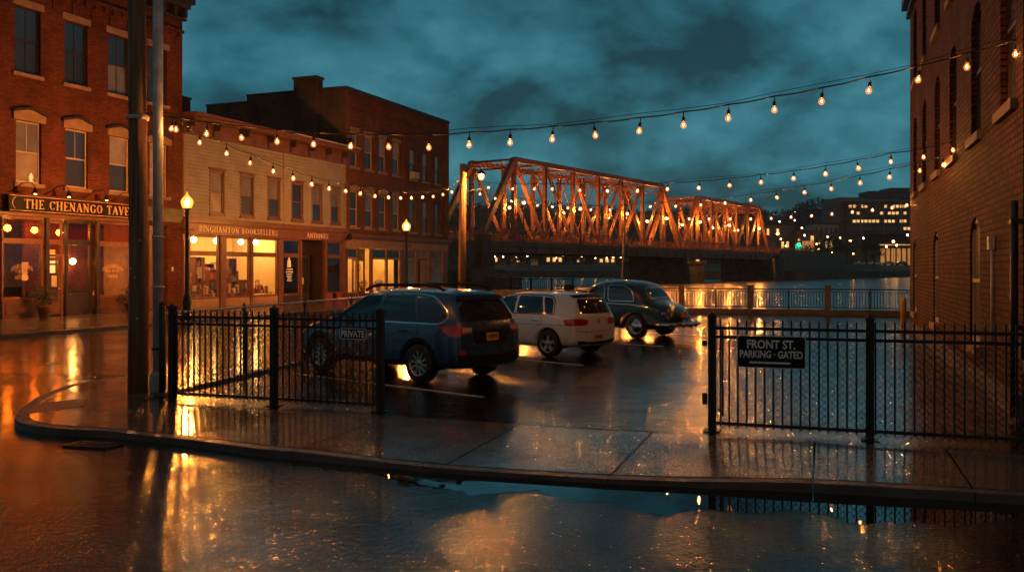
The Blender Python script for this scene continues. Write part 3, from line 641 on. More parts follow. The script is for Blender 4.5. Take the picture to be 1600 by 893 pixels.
MB().box(3.75,4.35,1.98,2.04,1.75,2.95).build('frame', M['sign_black'], p); MB().box(3.82,4.28,1.955,1.978,2.25,2.88).build('print', M['win_warm'], p); MB().box(3.82,4.28,1.955,1.978,1.82,2.17).build('print', M['win_warm'], p)
for i, (x, z, w_, h_) in enumerate([(2.55,1.5,.25,.5),(2.55,2.0,.3,.3),(4.05,1.2,.28,.5),(.6,1.6,.4,.5)]):
    tag(MB().box(0,w_,0,.03,0,h_).build('tavern_poster', M['paper']), ['tall paper notice low behind the tavern door','square paper notice above the tall one behind the tavern door','folded paper menu below the framed print','paper poster on the left wall inside the tavern'][i], 'poster', 'papers in the tavern')
    o = bpy.data.objects['tavern_poster' if i == 0 else 'tavern_poster.%03d' % i]; v = Matrix.Rotation(RZ,3,'Z') @ Vector((x,1.9 if i != 3 else 3.4,z)); o.location = Vector(tv.location)+v; o.rotation_euler = (0,0,RZ)
for i in range(4):
    t = thing('tavern_table', 'dark round table inside the tavern, %s' % ['nearest the left window','beside the back bar','behind the door panel','in front of the brick partition'][i], 'table', Vector(tv.location)+Matrix.Rotation(RZ,3,'Z') @ Vector(((.6,1.6,4.0,5.9)[i],1.5,.05)), RZ, 'tables in the tavern')
    MB().lathe([(.001,.72),(.42,.72),(.42,.75),(.001,.75)], (0,0,0), 16).build('tabletop', M['wood_frame'], t); MB().lathe([(.22,0),(.2,.03),(.035,.06),(.035,.715)], (0,0,0), 10).build('pedestal', M['black_iron'], t)
    MB().lathe([(.03,.752),(.035,.80),(.02,.86),(.02,.92)], (.1,0,0), 8).build('bottle', M['gold_leaf'], t) if i != 1 else None
# painted window lettering
letters('DELICATESSEN', .62, 1.62, 2.05, 2.22, .16, .004, arch=.16).build('window_lettering', M['gold_leaf'], tv)
letters('CATINE', .82, 1.42, 1.84, 1.97, .16, .004).build('window_lettering', M['gold_leaf'], tv); letters('LEYDOR', .80, 1.44, 1.58, 1.74, .16, .004).build('window_lettering', M['gold_leaf'], tv)
letters('DELEURIENCO', 5.25, 6.45, 2.05, 2.22, .16, .004, arch=.16).build('window_lettering', M['gold_leaf'], tv)
letters('HALL HOUSE', 5.45, 6.25, 1.86, 1.97, .16, .004).build('window_lettering', M['gold_leaf'], tv); letters('CNERNI', 5.55, 6.15, 1.60, 1.74, .16, .004).build('window_lettering', M['gold_leaf'], tv)

# ------------------------------------------------------------------ bookshop building
bs = thing('bookshop_building', 'two storey tan clapboard bookshop with a bracketed cornice and lit shop windows', 'building', bload(0), RZ)
a0, a1 = 10.2, 25.2
u = [(12.22,13.24,4.97,7.16),(14.66,15.70,4.97,7.16),(17.08,18.09,4.97,7.16),(19.34,20.38,4.97,7.16),(21.42,22.42,4.97,7.16),(23.50,24.47,4.97,7.16)]
mb = MB(); rowh = .19; z = 4.66
while z < 8.86:
    zt = min(8.88, z+rowh); xsn = [(a0,a1)]
    for h in u:
        if z+.02 < h[3] and zt-.02 > h[2]:
            xsn = [s for (p, q) in xsn for s in ((p,min(q,h[0])),(max(p,h[1]),q)) if s[1]-s[0] > .01]
    for (p, q) in xsn: mb.add([(p,-.045,z+.03),(q,-.045,z+.03),(q,-.015,zt),(p,-.015,zt),(p,.0,z+.03),(q,.0,z+.03),(p,.0,zt),(q,.0,zt)], [(0,1,2,3),(0,4,5,1),(3,2,7,6)])
    z = zt
mb.build('siding', M['clapboard'], bs, fix=False)
mb = MB(); wall(mb, a0, a1, 4.6, 9.7, u, y=.012, depth=.15); shell(mb, a0, a1, .004, 12, 0, 9.7); mb.build('wall', M['clapboard'], bs)
MB().box(a0,a1,.2,12,9.3,9.5).build('roof', M['roof_tar'], bs)
for q in (18.42,a0,a1-.14): MB().box(q,q+.13,-.07,-.047,4.66,8.86).build('corner_board', M['tan_trim'], bs)
c = MB().box(a0-.02,a1+.35,-.10,-.001,8.88,9.62).box(a0-.02,a1+.42,-.82,-.002,9.66,9.80)
c.box(a0-.02,a1+.46,-.92,-.003,9.802,9.93)
c.build('cornice', M['brown_trim'], bs, bevel=.01)
MB().box(18.5,a1+.47,-.93,-.86,9.932,9.975).build('gutter_edge', M['galvanised'], bs)
for x in (12.3,14.65,16.9,19.0,20.9,22.75,24.6,10.4):
    MB().vprism([(x,9.65),(x,8.95),(x+.13,8.95),(x+.13,9.65)], -.16, -.101).vprism([(x+.01,9.655),(x+.01,9.25),(x+.12,9.25),(x+.12,9.655)], -.55, -.161).build('bracket', M['dark_trim'], bs, bevel=.01)
for i, h in enumerate(u): window(bs, *h, y=.05, fr='brown_trim', pn=[('pane_curtain','pane_blind'),('pane_dark','pane_blind'),('pane_dark','pane_blind'),('pane_dark','pane_dark'),('pane_dark','pane_blind'),('pane_dark','pane_blind')][i], mun=(0,0), lintel='trim', smat='brown_trim')
MB().box(a0-.02,a1+.1,-.16,-.001,4.50,4.66).box(a0-.02,a1+.14,-.30,-.002,4.36,4.498).build('shop_cornice', M['brown_trim'], bs, bevel=.01)
sgn = MB().box(a0,a1,-.14,.3,3.78,4.356).build('sign_fascia', M['brown_trim'], bs)
letters('BINGHAMTON BOOKSELLERS', 11.2, 17.78, 3.93, 4.24, -.155).build('lettering', M['cream_letter'], sgn)
letters('ANTIQUES', 20.65, 23.0, 3.92, 4.22, -.155).build('lettering', M['cream_letter'], sgn)
BB = [(10.72,12.98),(13.48,15.5),(15.74,18.05),(18.52,20.18),(23.1,24.85)]
for i, (a, b) in enumerate(BB):
    f = MB(); bay(f, a, b, .42, 2.71, 2.92, 3.775, y=.06, fw=.11); w = f.build('shop_window', M['brown_trim'], bs, bevel=.012)
    box(a+.05,b-.05,.11,.12,.5,2.75).build('pane', M['shop_glass'], w); box(a+.05,b-.05,.11,.12,2.88,3.7).build('transom_pane', M['shop_glass'], w)
    box(a,b,.05,.2,0,.418).box(a+.16,b-.16,.025,.048,.08,.36).build('stall_riser', M['tan_trim' if i < 3 else ('red_panel' if i == 4 else 'dark_trim')], bs, bevel=.01)
for (p, q) in ((a0,10.71),(12.99,13.47),(15.51,15.73),(18.06,18.51),(20.19,20.4),(22.9,23.09),(24.86,a1)):
    MB().box(p,q,.0,.2,0,3.775).box(p+.04,q-.04,-.03,-.002,.3,3.5).build('pilaster', M['brown_trim'], bs, bevel=.01)
# recessed antiques doorway
f = MB(); f.box(20.42,20.5,.9,1.0,0,3.77).box(21.38,21.5,.9,1.0,0,3.77).box(22.3,22.42,.9,1.0,0,3.77).box(20.5,22.3,.9,1.0,2.7,2.85).box(22.82,22.9,.2,1.0,0,3.77).box(21.5,22.3,.92,.98,0,.5)
d = f.build('door', M['dark_trim'], bs); box(21.5,22.3,.94,.95,.5,2.7).build('pane', M['pane_black'], d); box(20.5,21.38,.94,.95,0,2.7).build('pane', M['pane_black'], d); box(20.5,22.8,.94,.95,2.85,3.77).build('pane', M['pane_black'], d)
box(21.62,21.85,.92,.935,1.05,1.45).build('door_notice', M['paper'], d)
interior(bs, 20.41, 22.89, .21, 1.2, .005, 3.77, 'interior_dark', 'porch_lining')
MB().lathe([(.001,.0),(.24,.0),(.24,.02),(.001,.02)], (23.97,.01,.22), 16, 'y').build('vent', M['sign_black'], bs)
# wall lantern at the right end of the fascia
MB().lathe([(.02,-.2),(.13,-.1),(.15,.05),(.06,.16),(.02,.2)], (25.15,-.42,4.1), 10).tube([(25.15,-.14,4.05),(25.15,-.42,4.32),(25.15,-.42,4.28)], .02, 6).build('wall_lantern', M['black_iron'], bs)
# rooms behind the glass
interior(bs, 10.25, 18.3, .22, 3.6, .38, 3.9, 'interior_cream', 'shop_room')
interior(bs, 18.32, 20.35, .22, 3.2, .38, 3.9, 'interior_dark', 'antiques_room'); interior(bs, 23.0, 25.1, .22, 3.2, .38, 3.9, 'interior_dark', 'antiques_room')
def put(o, x, y, z): o.location = Vector(bs.location)+Matrix.Rotation(RZ,3,'Z') @ Vector((x,y,z)); o.rotation_euler = (0,0,RZ); return o
for i, (x, y, lb) in enumerate([(11.3,1.6,'leftmost globe lamp on the bookshop ceiling'),(12.1,1.0,'globe lamp near the glass of the left bookshop window'),(14.1,1.2,'globe lamp at the left of the middle bookshop window'),(15.0,1.6,'large globe lamp at the right of the middle bookshop window'),(16.4,1.4,'globe lamp above the cream wall in the right bookshop window'),(17.5,1.2,'rightmost globe lamp on the bookshop ceiling')]):
    o = thing('ceiling_lamp', lb, 'lamp', (0,0,0), 0, 'lamps in the bookshop'); put(o, x, y, 3.55)
    MB().lathe([(.001,.16),(.11,.11),(.16,0),(.11,-.11),(.001,-.16)], (0,0,0), 12).build('globe', M['ceiling_lamp'], o); MB().tube([(0,0,.15),(0,0,.34)], .012, 5).build('rod', M['black_iron'], o)
def shelf(name, lb, x, y, w, h, n):
    o = thing(name, lb, 'bookcase', (0,0,0), 0, 'bookcases in the bookshop'); put(o, x, y, .385)
    MB().box(0,.03,0,.28,0,h).box(w-.03,w,0,.28,0,h).box(.03,w-.03,.25,.28,0,h).build('case', M['wood_frame'], o)
    for k in range(n+1): MB().box(.03,w-.03,0,.248,h*k/n-(.02 if k else 0),h*k/n+(.0 if k else .02)).build('shelf', M['wood_frame'], o)
    bks = []
    for k in range(n):
        xx = .05
        while xx < w-.10:
            bw = random.uniform(.07,.17); bh = random.uniform(.5,.85)*h/n
            if random.random() < .85: bks.append((x+xx,y+.03,.385+h*k/n+.021,bw*.92,bh))
            xx += bw
    return bks
random.seed(5); allb = []
allb += shelf('bookcase', 'bookcase at the back of the left bookshop window', 10.9, 1.5, .85, 2.1, 5)
allb += shelf('bookcase', 'narrow bookcase by the right jamb of the left bookshop window', 12.35, 1.1, .5, 2.2, 5)
allb += shelf('bookcase', 'low bookcase at the left of the middle bookshop window', 13.65, 1.3, 1.1, 1.55, 3)
allb += shelf('bookcase', 'tall bookcase at the right of the middle bookshop window', 14.9, 1.0, .65, 2.2, 5)
allb += shelf('bookcase', 'low bookcase in the right bookshop window', 15.9, .9, .8, 1.0, 2)
for (lb, x, y, w, h, n) in (('tall dark bookcase on the far left of the left bookshop window',10.35,.9,.5,2.5,5),('wide wall bookcase behind the left bookshop window',11.1,3.2,1.7,2.4,6),('wide wall bookcase behind the middle bookshop window',13.3,3.2,2.2,2.3,6),('middle bookcase standing between the tables of the middle window',14.1,2.1,.9,1.9,4),('waist high bookcase by the left jamb of the right bookshop window',15.75,1.6,.7,1.5,4)):
    allb += shelf('bookcase', lb, x, y, w, h, n)
MB().box(12.05,12.3,1.9,2.15,.38,3.9).build('interior_post', M['interior_cream'], bs)
def stand(x0, x1, y0, y1, h, lb):
    o = thing('display_table', lb, 'table', (0,0,0), 0, 'display tables in the shop windows'); put(o, 0, 0, .385)
    MB().box(x0,x1,y0,y1,h-.04,h).build('tabletop', M['wood_frame'], o)
    for (p, q) in ((x0+.03,y0+.03),(x1-.07,y0+.03),(x0+.03,y1-.07),(x1-.07,y1-.07)): MB().box(p,p+.04,q,q+.04,0,h-.042).build('leg', M['wood_frame'], o)
for (x0, x1, y0, y1, h, lb, n) in [(10.9,12.85,.35,.8,.28,'low display table under the left bookshop window',16),(13.6,15.4,.35,.8,.30,'low display table under the middle bookshop window',14),(15.9,17.9,.35,.75,.26,'low display table under the right bookshop window',16)]:
    stand(x0, x1, y0, y1, h, lb); x = x0+.05
    for k in range(n):
        bw = random.uniform(.05,.16); allb.append((x,y0+random.uniform(.03,.2),.387+h,bw,random.uniform(.12,.5))); x += (x1-x0-.25)/n
random.shuffle(allb)
bmesh_by = []
for i, (x, y, z, w_, h_) in enumerate(allb[:290]):
    mt = BOOKS[i % 7]
    bm_ = MB().box(0,w_,.0,.17,0,.012).box(0,.012,0,.17,.012,h_).box(w_-.012,w_,0,.17,.012,h_).box(.012,w_-.012,.006,.16,.012,h_-.01)
    o = bm_.build('book', mt); put(o, x, y, z); bc = ('red','slate blue','ochre','dark brown','cream','olive','scarlet')[i % 7]; bw_ = 'left' if x < 13.1 else ('middle' if x < 15.6 else 'right'); bp = 'display table' if y < .85 else ('back bookcase' if y > 2.5 else 'front bookcase')
    tag(o, '%s book on the %s in the %s bookshop window' % (bc, bp, bw_), 'book', '%s books on the %s of the %s bookshop window' % (bc, bp, bw_))
for i, (x, y, z, w_, h_, mt, lb) in enumerate([(12.3,.9,1.5,.32,.62,'paper','pale framed print on the right of the left bookshop window'),(16.35,3.5,1.95,.95,.42,'sign_black','long black framed panel on the cream wall'),(14.3,1.0,1.5,.55,.42,'red_neon','red notice in the middle bookshop window'),(16.5,3.5,1.35,.5,.3,'wood_frame','small brown plaque below the black framed panel'),(16.95,.8,.75,.36,.6,'wood_frame','leaning picture at the right of the right bookshop window')]):
    o = thing('framed_picture', lb, 'picture'); put(o, x, y, z); MB().box(0,w_,0,.03,0,.04).box(0,w_,0,.03,h_-.04,h_).box(0,.04,0,.03,.04,h_-.04).box(w_-.04,w_,0,.03,.04,h_-.04).build('frame', M[mt if mt != 'red_neon' else 'red_panel'], o)
    box(.04,w_-.04,.008,.022,.04,h_-.04).build('print', M['paper' if mt != 'red_neon' else 'red_panel'], o)
m = MB()
for i, (a, b, z_) in enumerate([(18.9,19.55,1.95),(18.85,19.6,1.80),(18.95,19.5,1.66),(18.95,19.5,1.52),(19.05,19.45,1.40),(19.0,19.5,1.28)]): m.box(a,b,.095,.1045,z_,z_+.06)
m.vprism([(19.0,2.1),(19.4,2.1),(19.36,2.5),(19.28,2.55),(19.25,2.75),(19.2,2.82),(19.15,2.75),(19.12,2.55),(19.04,2.5)], .095, .1045)
m.build('window_emblem', M['sign_white'], bs)
for i, (x, z_) in enumerate([(23.4,2.0),(24.1,1.4),(18.9,1.0)]):
    o = thing('antique_vase', ['tall vase in the far antiques window','squat vase low in the far antiques window','vase in the dark antiques window with the emblem'][i], 'vase'); put(o, x, .8, .385)
    MB().lathe([(.07,0),(.14,.15),(.1,.35),(.05,.45),(.08,.5)], (0,0,0), 12).build('vessel', M['terracotta'], o); MB().lathe([(.0,.5),(.05,.5),(.05,.52),(.0,.52)], (0,0,0), 8).build('stopper', M['gold_leaf'], o)

# ------------------------------------------------------------------ brick row building
br = thing('brick_row_building', 'three storey red brick row building with corbelled parapet and chimney', 'building', bload(0), RZ)
c0, c1 = 25.2, 40.5
w3 = [(25.73,26.73,8.86,11.2),(27.64,28.7,8.86,11.2),(29.55,30.5,8.86,11.2),(31.5,32.48,8.86,11.2),(34.03,35.1,8.8,11.05),(36.13,37.12,8.8,11.05),(38.22,39.16,8.8,11.05)]
w2 = [(25.76,26.78,4.84,7.22),(27.7,28.73,4.84,7.22),(29.58,30.55,4.84,7.22),(31.5,32.46,4.84,7.22),(34.01,35.02,4.8,7.22),(36.15,37.14,4.8,7.22),(38.24,39.22,4.8,7.22)]
mb = MB(); wall(mb, c0, c1, 4.3, 14.0, w3+w2)
sl_ = []
for (p, q) in ((25.7,32.8),(33.6,39.9)):
    n = int((q-p)/.36)
    for i in range(n+1): x = p+(q-p)*i/n; mb.box(x-.09,x+.09,-.07,.001,11.95,12.6)
    mb.box(p-.2,q+.2,-.09,.001,12.602,12.75); mb.box(p-.2,q+.2,-.05,.001,11.7,11.8)
    for i in range(n*2+1): x = p+(q-p)*i/n/2; mb.box(x-.05,x+.05,-.06,.001,13.1,13.38)
    mb.box(p-.2,q+.2,-.08,.001,13.382,13.5)
for p in (c0,32.95,40.1): mb.box(p,p+.4,-.11,-.001,4.7,13.85)
mb.build('wall', M['brick_row'], br)
mb = MB(); mb.box(c0,c0+.3,.002,8.0,4.2,14.0).box(c0,c0+.3,8.002,11.5,4.2,13.55).box(c0,c0+.3,11.502,26,4.2,12.6).add([(c1,0,0),(c1,26,0),(c1,26,14),(c1,0,14)],[(0,1,2,3)]).box(c0+.3,c1,25,26,0,12.6)
mb.build('side_wall', M['brick_sooty'], br)
box(c0+.3,c1,.1,26,12.3,12.5).build('roof', M['roof_tar'], br)
MB().box(c0-.06,c1+.05,-.16,.3,13.86,14.08).box(c0-.06,c0+.34,.302,8.05,14.002,14.1).box(c0-.06,c0+.34,8.052,11.55,13.552,13.65).box(c0-.06,c0+.34,11.552,26,12.602,12.7).build('coping', M['roof_tar'], br, bevel=.01)
ch = MB().box(c0-.28,c0+.5,2.1,3.9,9,14.75).build('chimney', M['brick_sooty'], br); box(c0-.36,c0+.58,2.02,3.98,14.752,14.9).build('chimney_cap', M['roof_tar'], ch)
ch = MB().box(c0-.28,c0+.5,13.4,15.2,9,14.2).build('chimney', M['brick_sooty'], br); box(c0-.36,c0+.58,13.32,15.28,14.202,14.35).build('chimney_cap', M['roof_tar'], ch)
for i, h in enumerate(w3): window(br, *h, fr='pale_frame' if i < 4 else 'dark_trim', pn=('pane_dark','pane_blind' if i in (0,1,5,6) else 'pane_curtain'), mun=(0,0), lintel='flat' if i < 4 else None)
for i, h in enumerate(w2): window(br, *h, fr='pale_frame' if i < 4 else 'dark_trim', pn=('pane_dark','pane_blind' if i % 2 else 'pane_dark'), mun=(0,0), lintel='hood' if i < 4 else None)
MB().box(34.1,35.0,-.32,.1,8.82,9.32).build('air_conditioner', M['far_wall_white'], br, bevel=.02)
MB().box(c0+.1,c1+.15,-.34,-.001,4.12,4.34).box(c0+.1,c1+.1,-.2,-.002,3.98,4.118).build('shop_cornice', M['brown_trim'], br, bevel=.01)
box(c0+.05,c1-.02,-.06,.3,3.42,3.976).build('fascia', M['tan_trim'], br)
lit = {0:'shop',2:'shop',3:'shop'}
CB = [(25.5,26.74,'lit'),(28.72,30.66,'lit'),(30.78,32.66,'lit'),(33.55,35.2,'pale'),(37.6,39.75,'pale')]
for (a, b, k) in CB:
    f = MB(); bay(f, a, b, .38, 2.68, 2.8, 3.41, y=.06, fw=.08); w = f.build('shop_window', M['tan_trim'], br, bevel=.01)
    box(a+.04,b-.04,.11,.12,.42,2.7).build('pane', M['shop_glass' if k == 'lit' else 'pane_curtain'], w); box(a+.04,b-.04,.11,.12,2.78,3.36).build('transom_pane', M['pane_dark' if k == 'lit' else 'pane_blind'], w)
    box(a,b,.05,.2,0,.378).build('stall_riser', M['brown_trim'], br)
for (p, q) in ((c0+.3,25.49),(26.76,26.9),(28.5,28.70),(30.67,30.77),(32.68,33.53),(35.22,35.4),(37.4,37.58),(39.77,c1)): box(p,q,-.01,.2,0,3.41).build('pilaster', M['brown_trim'], br, bevel=.01)
f = MB().box(26.92,27.02,.5,.6,0,3.4).box(28.38,28.48,.5,.6,0,3.4).box(27.02,28.38,.5,.6,2.55,2.7).box(27.02,28.38,.5,.6,3.3,3.4).box(27.62,27.76,.52,.58,0,2.55).box(27.02,28.38,.52,.58,0,.5)
d = f.build('door', M['brown_trim'], br); box(27.02,28.38,.54,.55,.5,2.55).build('pane', M['shop_glass'], d); box(27.02,28.38,.54,.55,2.7,3.3).build('pane', M['pane_dark'], d)
f = MB().box(35.42,35.52,.1,.2,0,3.4).box(37.28,37.38,.1,.2,0,3.4).box(35.52,37.28,.1,.2,2.78,2.9).box(36.0,37.1,.12,.18,.02,2.7).build('door', M['tan_trim'], br); box(35.52,37.28,.19,.2,2.9,3.4).build('pane', M['pane_curtain'], f)
interior(br, 25.5, 32.7, .62, 3.0, .3, 3.5, 'interior_cream', 'shop_room')
for i, (x, lb) in enumerate([(26.1,'globe lamp in the narrow lit shop window of the brick row'),(29.6,'globe lamp above the wider lit window of the brick row'),(31.7,'globe lamp in the lit window nearest the street lamp')]):
    o = thing('ceiling_lamp', lb, 'lamp', (0,0,0), 0, 'lamps in the brick row shop'); put(o, x, 1.4, 3.2); MB().lathe([(.001,.16),(.11,.11),(.16,0),(.11,-.11),(.001,-.16)], (0,0,0), 12).build('globe', M['ceiling_lamp'], o); MB().tube([(0,0,.15),(0,0,.3)], .012, 5).build('rod', M['black_iron'], o)
for i, (x, z_, w_, h_, lb) in enumerate([(29.5,2.0,.35,.4,'upper dark framed print in the wide lit window'),(29.5,1.45,.3,.4,'lower dark framed print in the wide lit window'),(31.3,1.9,.45,.4,'dark framed print in the lit window by the street lamp')]):
    o = thing('framed_picture', lb, 'picture'); put(o, x, 2.9, z_); box(0,w_,0,.03,0,h_).build('frame', M['sign_black'], o); box(.07,w_-.07,-.01,-.001,.07,h_-.07).build('print', M['paper'], o)
def potplant(lb, x, y, z, s=1, loc=None, grp=None):
    o = thing('potted_plant', lb, 'potted plant', (0,0,0), 0, grp); 
    if loc: o.location = loc
    else: put(o, x, y, z)
    MB().lathe([(.13*s,0),(.2*s,.32*s),(.23*s,.34*s),(.23*s,.4*s),(.18*s,.38*s)], (0,0,0), 14).build('pot', M['terracotta'], o)
    m = MB(); tuft(m, (0,0,.66*s), (.42*s,.42*s,.36*s), 260, .055*s)
    for k in range(26):
        a = random.uniform(0,2*PI); r = random.uniform(.2,.5)*s; m.beam((0,0,.35*s),(r*math.cos(a),r*math.sin(a),random.uniform(.4,1.0)*s),.008*s)
    m.build('foliage', M['foliage_dark'], o, fix=False); return o
potplant('small potted plant in the wide lit shop window', 29.3, 1.2, .32, .9); potplant('small potted plant in the lit window by the street lamp', 31.5, 1.2, .32, .9)
random.seed(9)
potplant('bushy plant in a clay pot left of the tavern door', 1.55, -.55, .0, 1.25, grp='planters by the tavern'); potplant('bushy plant in a clay pot at the right tavern window', 6.3, -.45, .0, 1.15, grp='planters by the tavern')
# ------------------------------------------------------------------ brick warehouse on the right
RL = Line((6.9,12.33), 19.8); RRZ = math.atan2(-RL.d[1], -RL.d[0]); RLEN = 17.93
ro = RL.pt(RLEN)
wh = thing('warehouse_building', 'tall red brick warehouse with narrow arched windows beside the gated lot', 'building', (*ro,0), RRZ)
h2 = [(x-.6,x+.6,4.32,6.62) for x in (1.93,4.93,8.18,11.23,14.48,17.5)]
h3 = [(x-.6,x+.6,7.72,9.95) for x in (1.93,4.93,8.18,11.23,14.48,17.5)]
h1 = [(x-.6,x+.6,.69,2.9) for x in (1.9,7.9,14.3)]
mb = MB(); wall(mb, 0, 18.6, -.02, 10.6, h1+h2+h3, depth=.3); shell(mb, 0, 18.6, 0, 14, -.02, 10.6); mb.build('wall', M['brick_warehouse'], wh)
for h in h1+h2+h3: mb = MB(); arch_fill(mb, h[0], h[1], h[3], .002, .42, .28); mb.build('arch_brickwork', M['brick_warehouse'], wh)
MB().box(-.1,18.7,-.12,-.003,10.15,10.3).box(-.2,18.8,-.25,.3,10.45,10.72).build('cornice', M['dark_trim'], wh)
box(0,18.6,.31,14,10.2,10.4).build('roof', M['roof_tar'], wh)
for i, h in enumerate(h1): window(wh, *h, y=.045, fr='pale_frame', pn='pane_dark', mun=(0,0), smat='sandstone', fw=.10)
for h in h2+h3: window(wh, *h, y=.09, fr='dark_trim', pn='pane_black', mun=(0,1), smat='sandstone', fw=.08)
MB().tube([(18.52,-.09,.05),(18.52,-.09,2.9)], .05, 10).box(18.45,18.59,-.14,-.003,1.2,1.26).box(18.45,18.59,-.14,-.003,2.6,2.66).build('drainpipe', M['black_iron'], wh)
MB().tube([(16.35,-.03,.9),(16.35,-.03,2.3)], .02, 6).box(16.27,16.43,-.09,-.003,2.3,2.5).build('conduit', M['galvanised'], wh)
MB().box(0,18.6,-.05,-.001,.0,.34).build('plinth', M['pier_stone'], wh)

# ------------------------------------------------------------------ truss bridge
BRZ = math.atan2(.825,.565)
bg_ = thing('truss_bridge', 'rust red two span steel truss bridge over the river, lit by orange lamps', 'bridge', (.25,119,0), BRZ)
DZ = 5.57; WD = 7.0
def lattice_col(mb, p, q, w, dep=.35, bar=.10, lace=.05, step=.55):
    """two channels with lacing bars between p and q (spread along local x or perpendicular)"""
    p = Vector(p); q = Vector(q); d = (q-p); Ln = d.length; d.normalize()
    side = d.cross(Vector((0,1,0))).normalized()*w/2
    mb.beam(p+side,q+side,dep,bar,up=side); mb.beam(p-side,q-side,dep,bar,up=side)
    n = max(2, int(Ln/step))
    for i in range(n):
        a = p+d*(Ln*i/n); b = p+d*(Ln*(i+1)/n); s = 1 if i % 2 else -1
        for yy in (-dep/2, dep/2): mb.beam(a+side*s+Vector((0,yy,0)), b-side*s+Vector((0,yy,0)), lace, .03, up=(0,1,0))
def truss(s0, n, Lp, top, y):
    tz = top; bz = DZ+.15; tops = [(s0+Lp*(i+1), y, tz) for i in range(n-1)]
    t = tops[0]; b = tops[-1]
    MB().beam(t,b,.62,.66).build('top_chord', M['bridge_steel'], bg_); MB().beam((s0,y,bz),(s0+Lp*n,y,bz),.45,.5).build('bottom_chord', M['bridge_steel'], bg_)
    for a, c in (((s0,y,bz),t),((s0+Lp*n,y,bz),b)): MB().beam(a,c,.66,.70).build('end_post', M['bridge_steel'], bg_)
    for i in range(n-1):
        m = MB(); lattice_col(m, (s0+Lp*(i+1),y,bz), (s0+Lp*(i+1),y,tz), .52, .46); m.build('vertical', M['bridge_steel'], bg_)
    h = n/2
    for i in range(1, n-1):
        if i < h: p, q = (s0+Lp*i,y,tz), (s0+Lp*(i+1),y,bz)
        else: p, q = (s0+Lp*(i+1),y,tz), (s0+Lp*i,y,bz)
        m = MB()
        for o_ in (-.15,.15): m.beam(Vector(p)+Vector((0,o_,0)), Vector(q)+Vector((0,o_,0)), .12, .34)
        if abs(i+.5-h) < 1.6:
            p2, q2 = (p[0],y,bz), (q[0],y,tz); m.beam(p2, q2, .08, .10)
        m.build('diagonal', M['bridge_steel'], bg_)
    for i in range(n+1):
        MB().box(s0+Lp*i-.45,s0+Lp*i+.45,y-.32,y-.29,DZ-.1,DZ+.75).build('gusset_plate', M['bridge_steel'], bg_)
def bracing(s0, n, Lp, top):
    for i in range(1, n):
        x = s0+Lp*i; m = MB(); end = i in (1, n-1)
        m.beam((x,0,top),(x,WD,top),.28); m.beam((x,0,top-1.1),(x,WD,top-1.1),.2)
        k = 9
        for j in range(k): a, b = WD*j/k, WD*(j+1)/k; m.beam((x,a,top if j%2 else top-1.1),(x,b,top-1.1 if j%2 else top),.07); m.beam((x,a,top-1.1 if j%2 else top),(x,b,top if j%2 else top-1.1),.05)
        m.beam((x,.1,top-2.6),(x,1.4,top-1.1),.14); m.beam((x,WD-.1,top-2.6),(x,WD-1.4,top-1.1),.14)
        m.build('portal_strut' if end else 'sway_strut', M['bridge_steel'], bg_)
        if i < n-1: MB().beam((x,0,top),(x+Lp,WD,top-.05),.10).beam((x,WD,top-.1),(x+Lp,0,top-.12),.10).build('lateral_brace', M['bridge_steel'], bg_)
for (s0, n, Lp, top) in ((-7.67,8,7.67,16.55),(55.0,7,6.86,15.6)):
    truss(s0, n, Lp, top, 0); truss(s0, n, Lp, top, WD); bracing(s0, n, Lp, top)
box(-60,170,-1.5,WD+1.5,5.25,DZ).build('deck', M['deck_concrete'], bg_)
for yy, s in ((-1.15,-1),(WD+1.15,1)):
    m = MB().box(-8.5,103,yy-.12,yy+.12,4.15,5.24)
    for i in range(30): m.box(-8+i*3.8,-7.9+i*3.8,yy-.3,yy+.3,4.15,5.24)
    m.box(-8.5,103,yy-.3,yy+.3,4.1,4.2).box(-8.5,103,yy-.45,yy+.45,5.0,5.245)
    m.build('girder', M['bridge_steel'], bg_)
for i in range(16): box(-7.7+i*7.3,-7.3+i*7.3,-1,WD+1,4.3,5.24).build('floor_beam', M['bridge_steel'], bg_)
for yy in (-1.4, WD+1.4):
    m = MB().box(-60,130,yy-.05,yy+.05,7.0,7.12).box(-60,130,yy-.03,yy+.03,5.75,5.82).box(-60,130,yy-.03,yy+.03,6.75,6.8)
    for i in range(100): m.box(-60+i*1.9,-59.88+i*1.9,yy-.06,yy+.06,DZ,7.0)
    for i in range(420): x = -12+i*.32; m.beam((x,yy,5.8),(x+.32,yy,6.77),.035); m.beam((x+.32,yy,5.8),(x,yy,6.77),.03)
    m.build('railing', M['bridge_steel'], bg_)
def stonepier(x0, x1, y0, y1, z0, z1, name='pier'):
    m = MB(); c = (x1-x0)*.5
    m.prism([(x0,y0+c),((x0+x1)/2,y0-c*.6),(x1,y0+c),(x1,y1-c),((x0+x1)/2,y1+c*.6),(x0,y1-c)], z0, z1-.5)
    m.prism([(x0-.2,y0+c-.2),((x0+x1)/2,y0-c*.6-.3),(x1+.2,y0+c-.2),(x1+.2,y1-c+.2),((x0+x1)/2,y1+c*.6+.3),(x0-.2,y1-c+.2)], z1-.499, z1)
    m.box(x0+.4,x1-.4,y0+1.5,y1-1.5,z1,4.29)
    m.build(name, M['stone_blocks'], bg_)
stonepier(52.5,56,-3.5,WD+4.5,-2.5,3.4)
box(99.5,106,-2.6,WD+3,-2.5,4.28).build('abutment', M['stone_blocks'], bg_)
MB().box(106,165,-1.6,-.9,-1,6.4).box(106,165,WD+.9,WD+1.6,-1,6.4).build('approach_wall', M['deck_concrete'], bg_)
box(106,165,-.89,WD+.89,-1,5.24).build('approach_fill', M['deck_concrete'], bg_)
